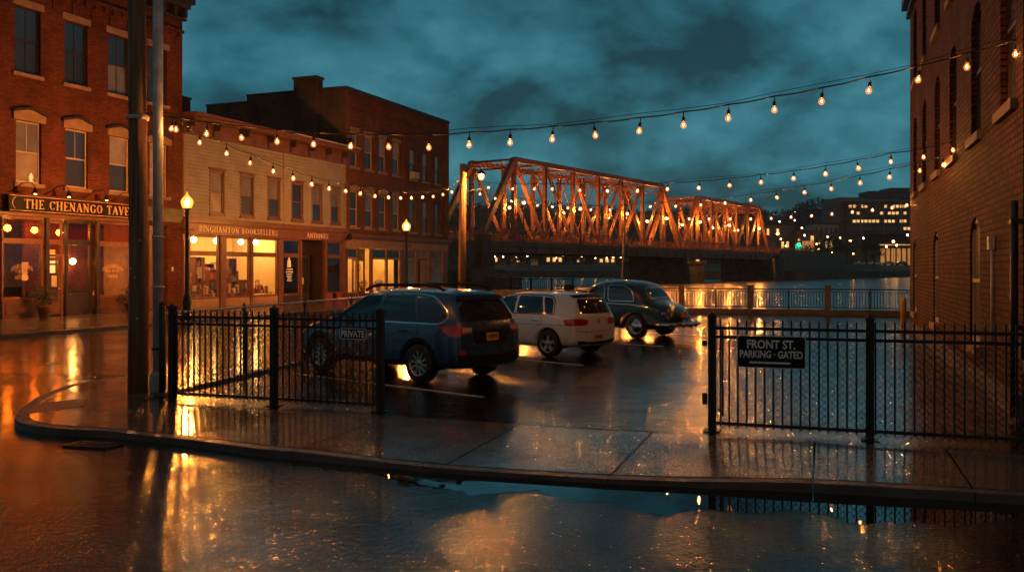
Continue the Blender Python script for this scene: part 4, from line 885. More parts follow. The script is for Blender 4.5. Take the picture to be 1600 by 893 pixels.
m = MB().box(-45,-8.6,-1.3,WD+1.5,-2,5.24).box(-9.8,-7.2,-2.0,WD+2,-2,4.05).box(-9.8,-8.0,-2.0,-.6,4.05,6.2)
m.build('abutment', M['stone_blocks'], bg_)
MB().box(-15,-8.0,-4.2,-2.02,-2,1.9).box(-12,-6.5,-5.6,-4.22,-2,1.0).build('wing_wall', M['stone_blocks'], bg_)
for side in (-.9, WD-.8):
    for s in ((1,16,31,46,61,76,94) if side < 3 else (8,23,38,53,69,85,100)):
        l = MB().tube([(s,side,DZ),(s,side,10.5)], .07, 6).lathe([(.2,DZ),(.16,DZ+.5),(.08,DZ+.9)], (s,side,0), 8).lathe([(.06,10.5),(.14,10.56),(.14,10.6)], (s,side,0), 8).build('lamp_post', M['black_iron'], bg_)
        gg = MB().lathe([(.001,10.55),(.22,10.6),(.32,10.82),(.22,11.05),(.001,11.12)], (s,side,0), 10).build('lamp_globe', M['bridge_glow_glass'], l); MB().lathe([(.001,10.7),(.11,10.76),(.11,10.88),(.001,10.95)], (s,side,0), 8).build('lamp_core', M['bridge_core'], gg)

# ------------------------------------------------------------------ poles and street lamps
up_ = thing('utility_pole', 'thick weathered timber utility pole standing on the corner pavement', 'pole', (-6.1,14.6,0))
pts = [(0,0,-.05),(.02,0,2),(-.01,.02,5),(-.03,0,9.5)]
MB().tube(pts, [.158,.15,.143,.135], 14).build('shaft', M['pole_timber'], up_)
MB().lathe([(.168,4.42),(.175,4.43),(.175,4.48),(.168,4.49)], (0,0,0), 14).build('wire_band', M['galvanised'], up_)
m = MB()
for z, a in ((2.45,-60),(2.0,-100),(1.86,-80),(1.2,-70)): m.beam((.165*math.cos(R_(a)),.165*math.sin(R_(a)),z),(.21*math.cos(R_(a)),.21*math.sin(R_(a)),z+.01),.03)
m.build('bolts', M['galvanised'], up_)
gp = thing('metal_pole', 'slim grey galvanised pole with a white collar beside the timber pole', 'pole', (-5.69,14.4,0))
MB().tube([(0,0,0),(0,0,9.5)], .078, 16).build('shaft', M['galvanised'], gp)
MB().lathe([(.115,.02),(.125,.04),(.125,.30),(.10,.34)], (0,0,0), 16).build('collar', M['far_wall_white'], gp); MB().lathe([(.092,.70),(.10,.705),(.10,.73),(.092,.735)], (0,0,0), 16).build('strap', M['black_iron'], gp)
MB().lathe([(.092,2.5),(.10,2.505),(.10,2.52),(.092,2.525)], (0,0,0), 16).lathe([(.092,1.7),(.10,1.705),(.10,1.72),(.092,1.725)], (0,0,0), 16).build('strap', M['galvanised'], gp)
def street_lamp(x, y, zg, label):
    o = thing('street_lamp', label, 'street lamp', (x,y,0), 0, 'acorn street lamps by the shops')
    MB().lathe([(.27,0),(.27,.12),(.2,.18),(.2,.7),(.15,.78),(.17,.84),(.10,1.0),(.085,1.2),(.07,zg-.55),(.085,zg-.5),(.11,zg-.44),(.075,zg-.40),(.075,zg-.32),(.17,zg-.27),(.17,zg-.24)], (0,0,0), 16).build('post', M['black_iron'], o)
    g = MB().lathe([(.15,zg-.238),(.20,zg-.16),(.245,zg),(.235,zg+.08),(.18,zg+.17),(.10,zg+.25),(.06,zg+.30),(.001,zg+.31)], (0,0,0), 18, caps=False).build('globe', M['globe_glow_glass'], o); MB().lathe([(.001,zg-.14),(.07,zg-.12),(.07,zg+.1),(.001,zg+.13)], (0,0,0), 10).build('lamp_core', M['globe_core'], g)
    MB().lathe([(.03,zg+.312),(.04,zg+.35),(.01,zg+.42),(.001,zg+.43)], (0,0,0), 8).build('finial', M['globe_glow_glass'], o)
    MB().tube([(-.3,0,zg-1.1),(.3,0,zg-1.1)], .018, 6).build('banner_arm', M['black_iron'], o)
street_lamp(-13.2,36.4,4.70,'lit acorn street lamp between the tavern and the bookshop')
street_lamp(-5.98,50.7,4.40,'lit acorn street lamp in front of the brick row building')
wp = thing('timber_lamp_pole', 'timber pole carrying string lights and a bright lamp behind the parked cars', 'pole', (-2.1,38,0))
MB().tube([(-.05,0,0),(0,0,3),(.02,0,6.45)], [.17,.155,.14], 12).build('shaft', M['pole_timber'], wp)
MB().tube([(.1,-.1,6.1),(.4,-.15,6.32),(.75,-.2,6.3),(.8,-.2,6.15)], .025, 6).build('lamp_arm', M['black_iron'], wp)
MB().lathe([(.03,6.16),(.08,6.13),(.22,6.02),(.23,6.0)], (.8,-.2,0), 14).build('lamp_shade', M['black_iron'], wp)
lb_ = MB().lathe([(.06,6.10),(.12,6.0),(.145,5.90),(.10,5.77),(.001,5.73)], (.8,-.2,0), 12, caps=False).build('lamp_bulb', M['globe_glow_glass'], wp); MB().lathe([(.001,5.98),(.055,5.97),(.055,5.83),(.001,5.81)], (.8,-.2,0), 10).build('lamp_core', M['globe_core'], lb_)
tp = thing('slim_light_pole', 'slim leaning metal pole by the river railing with string lights tied to its top', 'pole', (5.05,41,0))
MB().tube([(-.05,0,0),(.13,0,4.95)], .055, 8).build('shaft', M['rail_post'], tp); MB().lathe([(.06,4.9),(.075,4.93),(.001,5.0)], (.13,0,0), 8).build('cap', M['rail_metal'], tp)

# ------------------------------------------------------------------ string lights
bulb_mesh = {}
def string_light(label, P0, P1, bulbs, z0, z1):
    o = thing('string_light', label, 'string lights', (P0[0],P0[1],0), 0, 'strings of bulbs across the lot')
    O = Vector((P0[0],P0[1],0)); cab = [Vector((P0[0],P0[1],z0))-O]; ts = []
    for (px, py) in bulbs:
        k = (px-800)/1400; dx_, dy_ = P1[0]-P0[0], P1[1]-P0[1]
        t = (k*P0[1]-P0[0])/(dx_-k*dy_); X, Y = P0[0]+dx_*t, P0[1]+dy_*t; z = 2+(420-py)*Y/1400; ts.append((t,Vector((X,Y,z))))
    ts.sort(key=lambda q: q[0])
    drop = .17
    for t, p in ts: cab.append(p-O+Vector((0,0,drop)))
    cab.append(Vector((P1[0],P1[1],z1))-O)
    fine = [cab[0]]
    for a, b in zip(cab, cab[1:]):
        for i in (1,2,3,4): q = a.lerp(b, i/4); q.z -= .022*math.sin(PI*i/4)*min(1,(b-a).length); fine.append(q)
    MB().tube(fine, .011, 5).build('cable', M['cable'], o)
    sup = [cab[0]+Vector((0,0,.06))]+[c+Vector((0,0,.045+.02*math.sin(i*1.7))) for i, c in enumerate(cab[1:-1])]+[cab[-1]+Vector((0,0,.10))]
    MB().tube(sup, .004, 4).build('support_wire', M['cable'], o)
    for t, p in ts:
        if not bulb_mesh:
            s_ = MB().tube([(0,0,.17),(0,0,.09)], .008, 5).lathe([(.012,.10),(.024,.09),(.026,.035),(.018,.03)], (0,0,0), 9).build('bulb_socket', M['black_iron'])
            b_ = MB().lathe([(.014,.03),(.027,.01),(.043,-.02),(.043,-.042),(.027,-.066),(.001,-.075)], (0,0,0), 9, caps=False).build('bulb', M['bulb_glow_glass'])
            f_ = MB().lathe([(.001,-.005),(.004,-.008),(.005,-.034),(.001,-.038)], (0,0,0), 6).build('filament', M['filament']); bulb_mesh['f'] = f_.data; bpy.data.objects.remove(f_)
            bulb_mesh['s'] = s_.data; bulb_mesh['b'] = b_.data; bpy.data.objects.remove(s_); bpy.data.objects.remove(b_)
        so_ = bpy.data.objects.new('bulb_socket', bulb_mesh['s']); COL.objects.link(so_); so_.parent = o; so_.location = p-O
        so_.rotation_euler = (random.gauss(0,.09), random.gauss(0,.09), 0)
        sc_ = max(1, (p.y/26)); so_.scale = (1,1,1)
        b2 = bpy.data.objects.new('bulb', bulb_mesh['b']); COL.objects.link(b2); b2.parent = so_
        b3 = bpy.data.objects.new('filament', bulb_mesh['f']); COL.objects.link(b3); b3.parent = so_
        if p.y > 20: b2.scale = (1.35,1.35,1.2)
wl = lambda t: RL.pt(t)
string_light('longest string of bulbs, crossing the sky from the timber pole to the brick warehouse', (-6.1,14.6), (6.86,12.15),
    [(275,200),(323,207),(377,213),(433,219),(490,223),(548,226),(607,227),(670,228),(733,224),(797,220),(863,215),(930,209),(999,202),(1068,193),(1138,182),(1210,169),(1284,156),(1358,139),(1435,122),(1511,102),(1587,82)], 4.56, 5.22)
string_light('string of bulbs sagging along the shop fronts to the timber lamp pole', (-6.1,14.6), (-2.1,38),
    [(268,199),(312,221),(354,238),(391,253),(427,266),(458,277),(487,286),(514,293),(540,297),(563,301),(586,305),(607,307),(626,308),(643,308),(660,307),(677,306),(692,303),(706,299)], 4.50, 5.9)
string_light('low string of bulbs before the truss from lamp pole to slim pole', (-2.1,38), (5.18,41),
    [(750,302),(774,309),(799,313),(818,317),(840,320),(863,322),(887,324),(923,327),(953,327)], 5.3, 4.95)
string_light('upper string of bulbs running from the lamp pole over the bridge to the warehouse', (-2.1,38), wl(6.35),
    [(763,292),(801,294),(835,294),(863,294),(906,296),(949,297),(996,297),(1043,294),(1092,292),(1140,288),(1189,283),(1240,277),(1290,270),(1341,261),(1392,251),(1443,244),(1489,233)], 5.95, 4.62)
string_light('middle string of bulbs from the slim pole to the warehouse wall', (5.18,41), wl(7.0),
    [(1016,322),(1056,321),(1095,319),(1133,316),(1173,311),(1214,307),(1257,299),(1299,293),(1344,284),(1390,275),(1437,265),(1474,256)], 4.93, 4.45)
string_light('lowest string of bulbs between the slim pole and the far corner of the warehouse', (5.18,41), wl(17.6),
    [(1043,340),(1077,341),(1108,341),(1141,341),(1173,341),(1205,340),(1236,338),(1268,336),(1300,333),(1332,330),(1363,327),(1394,323),(1417,319)], 4.5, 4.3)

# ------------------------------------------------------------------ fences
def chainlink(mb, Lx, H, p, y, r=.0048):
    c = -H
    while c < Lx:
        a = max(0, c); b = min(Lx, c+H)
        if b > a+.01: mb.tube([(a,y,a-c),(b,y,b-c)], r, 3, False)
        c += p
    c = 0
    while c < Lx+H:
        a = max(0, c-H); b = min(Lx, c)
        if b > a+.01: mb.tube([(a,y+.004,c-a),(b,y+.004,c-b)], r, 3, False)
        c += p
def picket_fence(label, u0, posts, u1, mesh=True):
    x, y = G(u0, 0); o = thing('picket_fence', label, 'fence', (x,y,0), R_(-19.05), 'black gate fences along the pavement'); Ln = u1-u0
    for q in posts:
        pst = MB().box(q-u0-.045,q-u0+.045,-.045,.045,0,1.43).box(q-u0-.053,q-u0+.053,-.053,.053,1.4,1.43).add([(q-u0-.045,-.045,1.43),(q-u0+.045,-.045,1.43),(q-u0+.045,.045,1.43),(q-u0-.045,.045,1.43),(q-u0,0,1.475)],[(0,1,4),(1,2,4),(2,3,4),(3,0,4)]).build('post', M['black_iron'], o)
        MB().box(q-u0-.10,q-u0+.10,-.10,.10,.002,.012).build('base_plate', M['black_iron'], pst)
    for z, n_ in ((1.275,'top_rail'),(1.165,'top_rail'),(.105,'bottom_rail')):
        seg = [0]+[q-u0 for q in posts if .1 < q-u0 < Ln-.1]+[Ln]
        for a, b in zip(seg, seg[1:]): box(a+.046,b-.046,-.018,.018,z-.019,z+.019).build(n_, M['black_iron'], o)
    n = int(round(Ln/.105)); proto = None
    for i in range(1, n):
        xx = Ln*i/n
        if any(abs(xx+u0-q) < .06 for q in posts): continue
        if proto is None:
            m = MB().box(-.009,.009,-.0225,-.0185,.06,1.34); m = MB().box(-.0095,.0095,-.038,-.0185,.07,1.365).add([(-.0095,-.038,1.365),(.0095,-.038,1.365),(.0095,-.0185,1.365),(-.0095,-.0185,1.365),(0,-.028,1.395)],[(0,1,4),(1,2,4),(2,3,4),(3,0,4)])
            p_ = m.build('picket', M['black_iron'], o); proto = p_
        else: p_ = proto.copy(); COL.objects.link(p_); p_.parent = o
        p_.location = (xx,0,0); p_.rotation_euler = (0, random.gauss(0,.0015), 0)
    if mesh:
        m = MB(); chainlink(m, Ln-.1, 1.09, .082, 0); cm = m.build('chain_link_mesh', M['wire'], o, fix=False); cm.location = (.05,.035,.03)
    return o
f1 = picket_fence('left black picket fence carrying the PRIVATE sign in front of the blue car', -5.5, [-5.5,-3.69,-1.95], -1.95)
f2 = picket_fence('right black picket fence with chain link behind it and the parking sign', 2.62, [2.62,4.43,7.4], 7.4)
MB().box(-.12,-.06,-.03,.03,.33,.47).box(-.12,-.06,-.03,.03,1.05,1.12).tube([(.07,-.05,1.02),(.14,-.05,1.02)],.012,6).tube([(.07,-.05,.28),(.14,-.05,.28)],.012,6).tube([(.13,-.05,.2),(.13,-.05,1.25)],.012,6).build('gate_hinge', M['black_iron'], f2)
MB().box(3.36,3.52,-.09,.05,1.0,1.22).box(3.40,3.48,-.10,.06,.86,.98).build('gate_lock', M['black_iron'], f2)
def plate_sign(name, label, u, z, w, h, parts):
    x, y = G(u, -.048); o = thing(name, label, 'sign', (x,y,z), R_(-19.05)); r = .03; n = 5
    def rr(w, h, r, y0, y1):
        pts = []
        for cx, cy_, a0 in ((w/2-r,h/2-r,0),(-w/2+r,h/2-r,90),(-w/2+r,-h/2+r,180),(w/2-r,-h/2+r,270)):
            for k in range(n+1): t = R_(a0+90*k/n); pts.append((cx+r*math.cos(t), cy_+r*math.sin(t)))
        return MB().vprism(pts, y0, y1)
    rr(w,h,r,-.004,.0).build('border', M['sign_white'], o); rr(w-.018,h-.018,r*.75,-.006,-.0042).build('plate', M['sign_black'], o)
    for (t, cx, cz, tw, th) in parts: sans(t, tw, th, M['sign_white'], o, (cx,-.008,cz), (PI/2,0,0), thick=.001)
    return o
ps = plate_sign('parking_sign', 'black sign reading FRONT ST. PARKING GATED with an arrow bar on the right fence', 3.32, 1.0, .80, .39, [('FRONT ST.',-.0,.092,.56,.108),('PARKING \u00b7 GATED',0,-.028,.73,.092)])
MB().vprism([(-.24,-.118),(-.255,-.13),(-.24,-.142),(.21,-.142),(.235,-.13),(.21,-.118)], -.0085, -.0065).lathe([(.001,-.0085),(.014,-.0085),(.014,-.0065),(.001,-.0065)], (-.24,0,-.13), 10, 'y').build('arrow_bar', M['sign_white'], ps)
plate_sign('private_sign', 'small black sign reading PRIVATE on the left fence', -2.36, 1.085, .43, .155, [('PRIVATE',0,0,.37,.10)])
# chain link fence along the side street
cl = thing('chain_link_fence', 'low chain link fence along the kerb of the side street', 'fence', (-5.55,14.22,.0), R_(90-12))
Lc = 13.0; m = MB(); chainlink(m, Lc, 1.22, .085, 0, .003); m.build('mesh', M['wire'], cl, fix=False).location = (0,0,.06)
for i in range(6): MB().tube([(i*2.6,0,0),(i*2.6,0,1.33 if i else 1.45)], .032 if i else .05, 8).lathe([(.035 if i else .055,1.32 if i else 1.44),(.001,1.37 if i else 1.5)], (i*2.6,0,0), 8).build('post', M['rail_metal'], cl)
MB().tube([(0,0,1.29),(Lc,0,1.29)], .022, 8).build('top_rail', M['galvanised'], cl)
MB().box(-.1,Lc+.3,-.10,.10,-.13,.05).build('kerb_base', M['kerb_concrete'], cl)
# river railing
def QL(x): return 43.9-.33*x
qk = MB(); p0, p1 = Vector((4.2,QL(4.2)-.35,0)), Vector((60,QL(60)-.35,0)); qk.beam(p0+Vector((0,0,.11)), p1+Vector((0,0,.11)), .7, .24)
ST(qk.build('quay_kerb', M['kerb_concrete'], bevel=.02))
rv = thing('river_railing', 'dark metal railing with square posts along the river edge of the lot', 'railing', (4.3,QL(4.3)-.45,.23), -math.atan(.33))
scl = math.sqrt(1+.33**2); ux = lambda X: (X-4.3)*scl
pX = [ux(4.45),ux(7.75),ux(10.63),ux(13.72),ux(16.95),ux(20.2),ux(23.4)]
for q in pX: MB().box(q-.12,q+.12,-.12,.12,0,1.0).box(q-.15,q+.15,-.15,.15,1.002,1.06).build('post', M['rail_post'], rv)
for a, b in zip(pX, pX[1:]):
    m = MB().box(a+.122,b-.122,-.03,.03,.86,.91).box(a+.122,b-.122,-.02,.02,.08,.12).box((a+b)/2-.03,(a+b)/2+.03,-.03,.03,0,.86).box(a+.122,b-.122,-.02,.02,.76,.79)
    n = int((b-a)/.115)
    for i in range(1, n): x = a+(b-a)*i/n; m.box(x-.012,x+.012,-.012,.012,.121,.759)
    m.build('rail_panel', M['rail_metal'], rv)
r2 = thing('promenade_railing', 'distant black railing on the promenade near the stone abutment', 'railing', (-2.0,89.2,-.0), math.atan2(-6,8.5))
m = MB().box(0,9.6,-.04,.04,1.0,1.08).box(0,9.6,-.03,.03,.1,.16)
for i in range(40): m.box(i*.24,i*.24+.04,-.02,.02,.16,1.0)
m.build('rail_panel', M['rail_metal'], r2)
for i in range(5): box(i*2.35-.06,i*2.35+.06,-.06,.06,0,1.2).build('post', M['rail_metal'], r2)
lw = thing('low_wall', 'low concrete wall with a coping behind the silver car', 'wall', (-1.3,62,0))
box(0,7,-.2,.2,-.1,.42).build('masonry', M['deck_concrete'], lw); box(-.05,7.05,-.26,.26,.421,.52).build('coping', M['kerb_concrete'], lw)
bo = thing('bollard', 'yellow steel bollard at the far corner of the brick warehouse', 'bollard', (12.45,28.5,0))
MB().lathe([(.085,0),(.085,.98),(.075,1.05),(.04,1.1),(.001,1.11)], (0,0,0), 14).build('tube', M['yellow_paint'], bo); MB().lathe([(.14,.0),(.14,.03),(.09,.035)], (0,0,0), 14).build('base_ring', M['kerb_concrete'], bo)
bi = thing('litter_bin', 'dark bin beside the distant promenade railing', 'bin', (5.4,84.6,-.6)); MB().lathe([(.45,0),(.5,.9),(.52,.95)], (0,0,0), 12).build('drum', M['rail_metal'], bi); MB().lathe([(.55,.952),(.4,1.15),(.001,1.2)], (0,0,0), 12).build('lid', M['rail_metal'], bi)

# evening haze over the river valley
hm = bpy.data.materials.new('haze_air'); hm.use_nodes = True; hn = hm.node_tree.nodes; hn.clear()
ho = hn.new('ShaderNodeOutputMaterial'); hv = hn.new('ShaderNodeVolumePrincipled'); hv.inputs['Color'].default_value = (.62,.78,.85,1); hv.inputs['Density'].default_value = .00025
hm.node_tree.links.new(hv.outputs[0], ho.inputs['Volume']); MATS['haze_air'] = hm
hz_ = MB().box(-1000,1000,-260,1000,-4.2,70).build('haze', hm); tag(hz_, kind='stuff')
# ------------------------------------------------------------------ cars
def applied(o):
    dg = bpy.context.evaluated_depsgraph_get(); me = bpy.data.meshes.new_from_object(o.evaluated_get(dg)); o.modifiers.clear(); o.data = me; return me
def car_shell(st, bulge_r=.06, bulge_f=.12):
    """st: list of stations, each 7 rows (x, y, z) from the underside up to the roof; mirrored and closed"""
    vs = []; fs = []; ring = 16
    for s in st:
        left = [Vector(p) for p in s]; top = left[-1]
        vs.append(Vector((left[0].x,0,left[0].z))); vs += left; vs.append(Vector((top.x,0,top.z+.018))); vs += [Vector((p.x,-p.y,p.z)) for p in left[::-1]]
    n = len(st)
    for j in range(n-1):
        for k in range(ring): a, b = j*ring+k, j*ring+(k+1)%ring; fs.append((a,b,b+ring,a+ring))
    for j, sg, bl in ((0,-1,bulge_r),(n-1,1,bulge_f)):
        base = j*ring; c = {0:base, 6:base+8}
        for i in range(1, 6):
            p = vs[base+1+i]; vs.append(Vector((p.x+sg*bl,0,p.z))); c[i] = len(vs)-1
        for i in range(6):
            l0, l1, r0, r1 = base+1+i, base+2+i, base+15-i, base+14-i
            if i == 0: fs += [(c[0],l0,l1,c[1]), (c[0],c[1],r1,r0)]
            elif i == 5: fs += [(c[5],l0,l1,c[6]), (c[5],c[6],r1,r0)]
            else: fs += [(c[i],l0,l1,c[i+1]), (c[i],c[i+1],r1,r0)]
    mb = MB(); mb.add(vs, fs, True); return mb
def S_(xl, xb, xt, w, wb, zb, wt, zt, z0=.22):
    return [(xl,w*.80,z0),(xl,w*.975,z0+.08),(xl+(xb-xl)*.2,w,z0+.30),(xl+(xb-xl)*.65,w*.995,(z0+.30)*.35+zb*.65),(xb,wb,zb),(xb+(xt-xb)*.86,wb+(wt-wb)*.86,zb+(zt-zb)*.86),(xt,wt*.80,zt)]
def patch(bvh, poly, side, off=.005, cell=.08, thick=0):
    """2D outline -> surface patch lying on the body. side: 'L','R' (x,z) or 'B','F' (y,z) or 'T' (x,y)"""
    bm = bmesh.new(); bm.faces.new([bm.verts.new((p[0],p[1],0)) for p in poly])
    xs = [p[0] for p in poly]; ys = [p[1] for p in poly]
    def rng(a, b): 
        n = int((b-a)/cell); return [a+(b-a)*(i+1)/(n+1) for i in range(n)]
    for x in rng(min(xs),max(xs)): bmesh.ops.bisect_plane(bm, geom=bm.verts[:]+bm.edges[:]+bm.faces[:], plane_co=(x,0,0), plane_no=(1,0,0))
    for y in rng(min(ys),max(ys)): bmesh.ops.bisect_plane(bm, geom=bm.verts[:]+bm.edges[:]+bm.faces[:], plane_co=(0,y,0), plane_no=(0,1,0))
    vs = []
    for v in bm.verts:
        a, b = v.co.x, v.co.y
        if side == 'L': o, d = Vector((a,3,b)), Vector((0,-1,0))
        elif side == 'R': o, d = Vector((a,-3,b)), Vector((0,1,0))
        elif side == 'B': o, d = Vector((-4,a,b)), Vector((1,0,0))
        elif side == 'F': o, d = Vector((8,a,b)), Vector((-1,0,0))
        else: o, d = Vector((a,b,4)), Vector((0,0,-1))
        h = bvh.ray_cast(o, d)
        if h[0] is None:
            q = bvh.find_nearest(o+d*(3-.85) if side in 'LR' else o+d*3.2); h = q
        vs.append(h[0]+(h[1] if h[1].dot(d) < 0 else -h[1])*off)
    bm.verts.index_update(); mb = MB(); mb.add(vs, [[v.index for v in f.verts] for f in bm.faces], True); bm.free(); return mb
def ribbon(bvh, pts, w, side, off=.006, closed=False):
    mb = MB(); pts = pts+[pts[0]] if closed else pts
    for a, b in zip(pts, pts[1:]):
        L_ = math.hypot(b[0]-a[0], b[1]-a[1]); n = (-(b[1]-a[1])/L_*w/2, (b[0]-a[0])/L_*w/2); e = ((b[0]-a[0])/L_*w*.3, (b[1]-a[1])/L_*w*.3)
        p = patch(bvh, [(a[0]+n[0]-e[0],a[1]+n[1]-e[1]),(a[0]-n[0]-e[0],a[1]-n[1]-e[1]),(b[0]-n[0]+e[0],b[1]-n[1]+e[1]),(b[0]+n[0]+e[0],b[1]+n[1]+e[1])], side, off, .1)
        mb.add(p.v, p.f, True)
    return mb
def rnd(poly, r=.04, n=4):
    """round the corners of an outline"""
    out_ = []
    for i, p in enumerate(poly):
        a = Vector(poly[i-1]); b = Vector(p); c = Vector(poly[(i+1) % len(poly)])
        d0 = min(r, (a-b).length*.45); d1 = min(r, (c-b).length*.45); p0 = b+(a-b).normalized()*d0; p1 = b+(c-b).normalized()*d1
        for k in range(n+1): t = k/n; q = p0*(1-t)**2+b*2*t*(1-t)+p1*t*t; out_.append((q.x,q.y))
    return out_
def both(bvh, poly, fn=patch, **k):
    a = fn(bvh, poly, side='L', **k); b = fn(bvh, poly, side='R', **k); a.add(b.v, b.f, True); return a
def wheel(par, x, y, R, w, style, sgn):
    o = MB().lathe([(R*.66,-w/2),(R*.90,-w/2),(R*.985,-w*.38),(R,-w*.2),(R,w*.2),(R*.985,w*.38),(R*.90,w/2),(R*.66,w/2)], (0,0,0), 36, 'y', caps=False).build('wheel', M['tyre'], par)
    o.location = (x, y, R)
    f = sgn*w*.40; m = MB()
    rr = R*.67
    m.lathe([(rr,-w*.45),(rr*1.0,sgn*w*.46),(rr*.93,sgn*w*.47),(rr*.90,f-sgn*.03)], (0,0,0), 36, 'y', caps=False)
    if style == 'cap':
        m.lathe([(rr,f-.02*sgn),(rr*.80,f),(rr*.78,f+sgn*.01),(rr*.55,f+sgn*.015),(rr*.5,f+sgn*.045),(rr*.25,f+sgn*.06),(.001,f+sgn*.065)], (0,0,0), 30, 'y', caps=False)
    else:
        n, wi, wo = (10,.030,.055) if style == 'ten' else (5,.085,.07)
        MBd = MB().lathe([(.001,f-sgn*.07),(rr*.95,f-sgn*.07),(rr*.95,f-sgn*.075),(.001,f-sgn*.08)], (0,0,0), 24, 'y').build('brake_disc', M['car_plastic'], o)
        m.lathe([(.001,f-sgn*.01),(.055,f-sgn*.01),(.07,f-sgn*.03)], (0,0,0), 20, 'y')
        for i in range(n):
            t = 2*PI*(i+.25)/n; c, s = math.cos(t), math.sin(t)
            q = [(.05*c-wi/2*-s*-1*0, 0)]
            def P(r, off_, yy): return (r*c-off_*s, yy, r*s+off_*c)
            y0, y1 = f-sgn*.012, f-sgn*.045
            vs = [P(.05,-wi/2,y0),P(.05,wi/2,y0),P(rr*.94,wo/2,y0+sgn*.004),P(rr*.94,-wo/2,y0+sgn*.004),P(.05,-wi/2,y1),P(.05,wi/2,y1),P(rr*.94,wo/2,y1),P(rr*.94,-wo/2,y1)]
            m.add(vs, [(0,1,2,3),(4,7,6,5),(0,4,5,1),(1,5,6,2),(2,6,7,3),(3,7,4,0)])
    m.build('rim' if style != 'cap' else 'hubcap', M['alloy' if style != 'cap' else 'chrome'], o, fix=True)
    return o
def make_car(name, label, loc, rz, st, paint, wb, R, track, arch, style, blg=(.05,.1), extra=None):
    root = thing(name, label, 'car', loc, rz)
    body = car_shell(st, *blg).build('body', M[paint], root)
    m = body.modifiers.new('s', 'SUBSURF'); m.levels = 3; m.render_levels = 3
    me = applied(body); bvh = BVHTree.FromPolygons([v.co.copy() for v in me.vertices], [list(p.vertices) for p in me.polygons])
    cuts = []
    for x in (0, wb):
        for s in (-1, 1):
            c = MB().lathe([(arch,-.5),(arch,.5)], (x,s*(track/2+.26),R+.0), 40, 'y').build('cut', M[paint]); c.parent = root; cuts.append(c)
            b = body.modifiers.new('b', 'BOOLEAN'); b.object = c; b.operation = 'DIFFERENCE'; b.solver = 'EXACT'
    bpy.context.view_layer.update(); me = applied(body)
    for c in cuts: bpy.data.objects.remove(c)
    for p in me.polygons: p.use_smooth = True
    if me.materials: me.materials.clear()
    me.materials.append(M[paint])
    for p in me.polygons: p.material_index = 0
    for x in (0, wb):
        for s in (-1, 1):
            wheel(root, x, s*(track/2-.0), R, .225, style, s)
            a = MB().lathe([(arch*.995,-.22),(arch*.995,.02),(arch*.93,.02),(arch*.93,-.22)], (x,s*(track/2-.05)+(0 if s > 0 else .2),R), 32, 'y'); 
            a = MB()
            for k in range(16):
                t0, t1 = R_(-15+k*13.2), R_(-15+(k+1)*13.2)
                for r_, q_ in ((arch*.99, .0),):
                    y0, y1 = s*(track/2-.22), s*(track/2+.02)
                    a.add([(x+r_*math.cos(t0),y0,R+r_*math.sin(t0)),(x+r_*math.cos(t1),y0,R+r_*math.sin(t1)),(x+r_*math.cos(t1),y1,R+r_*math.sin(t1)),(x+r_*math.cos(t0),y1,R+r_*math.sin(t0))],[(0,1,2,3)])
            a.build('arch_liner', M['car_plastic'], root, fix=False)
    return root, bvh
CR = R_(140)
def rear_origin(rl, half): return (rl[0]+.643*half, rl[1]+.766*half, 0)
# --- blue wagon
st = [S_(-.93,-.90,-.64,.84,.80,1.06,.60,1.53,.30), S_(-.82,-.78,-.50,.895,.85,1.07,.67,1.60,.26), S_(-.35,-.35,-.15,.92,.875,1.06,.695,1.635,.24), S_(.5,.5,.5,.92,.88,1.03,.70,1.65,.23),
      S_(1.3,1.3,1.25,.92,.88,1.01,.70,1.64,.23), S_(2.0,2.05,1.72,.92,.87,1.0,.67,1.58,.23), S_(2.55,2.62,2.50,.92,.86,.985,.74,1.06,.23), S_(3.05,3.05,3.05,.905,.83,.93,.66,1.0,.24), S_(3.45,3.42,3.40,.84,.76,.84,.58,.91,.26), S_(3.66,3.60,3.55,.70,.64,.68,.46,.78,.30)]
suv, bv = make_car('parked_wagon', 'dark blue station wagon with roof rails parked behind the PRIVATE fence', rear_origin((-1.66,15.73),.91), CR, st, 'car_blue', 2.745, .345, 1.60, .39, 'ten')
gl = both(bv, rnd([(2.32,1.06),(1.62,1.50),(1.12,1.53),(1.08,1.06)],.06)).v
def glass_set(bv, polys, root, mat='car_glass', name='side_window'):
    for p in polys:
        for sd in 'LR': patch(bv, rnd(p,.05), sd, .004, .08).build(name, M[mat], root)
glass_set(bv, [[(2.30,1.07),(1.66,1.47),(1.14,1.52),(1.10,1.07)],[(1.02,1.07),(1.05,1.52),(.28,1.52),(.10,1.07)],[(.02,1.07),(.20,1.52),(-.18,1.49),(-.52,1.30),(-.60,1.18),(-.45,1.08)]], suv)
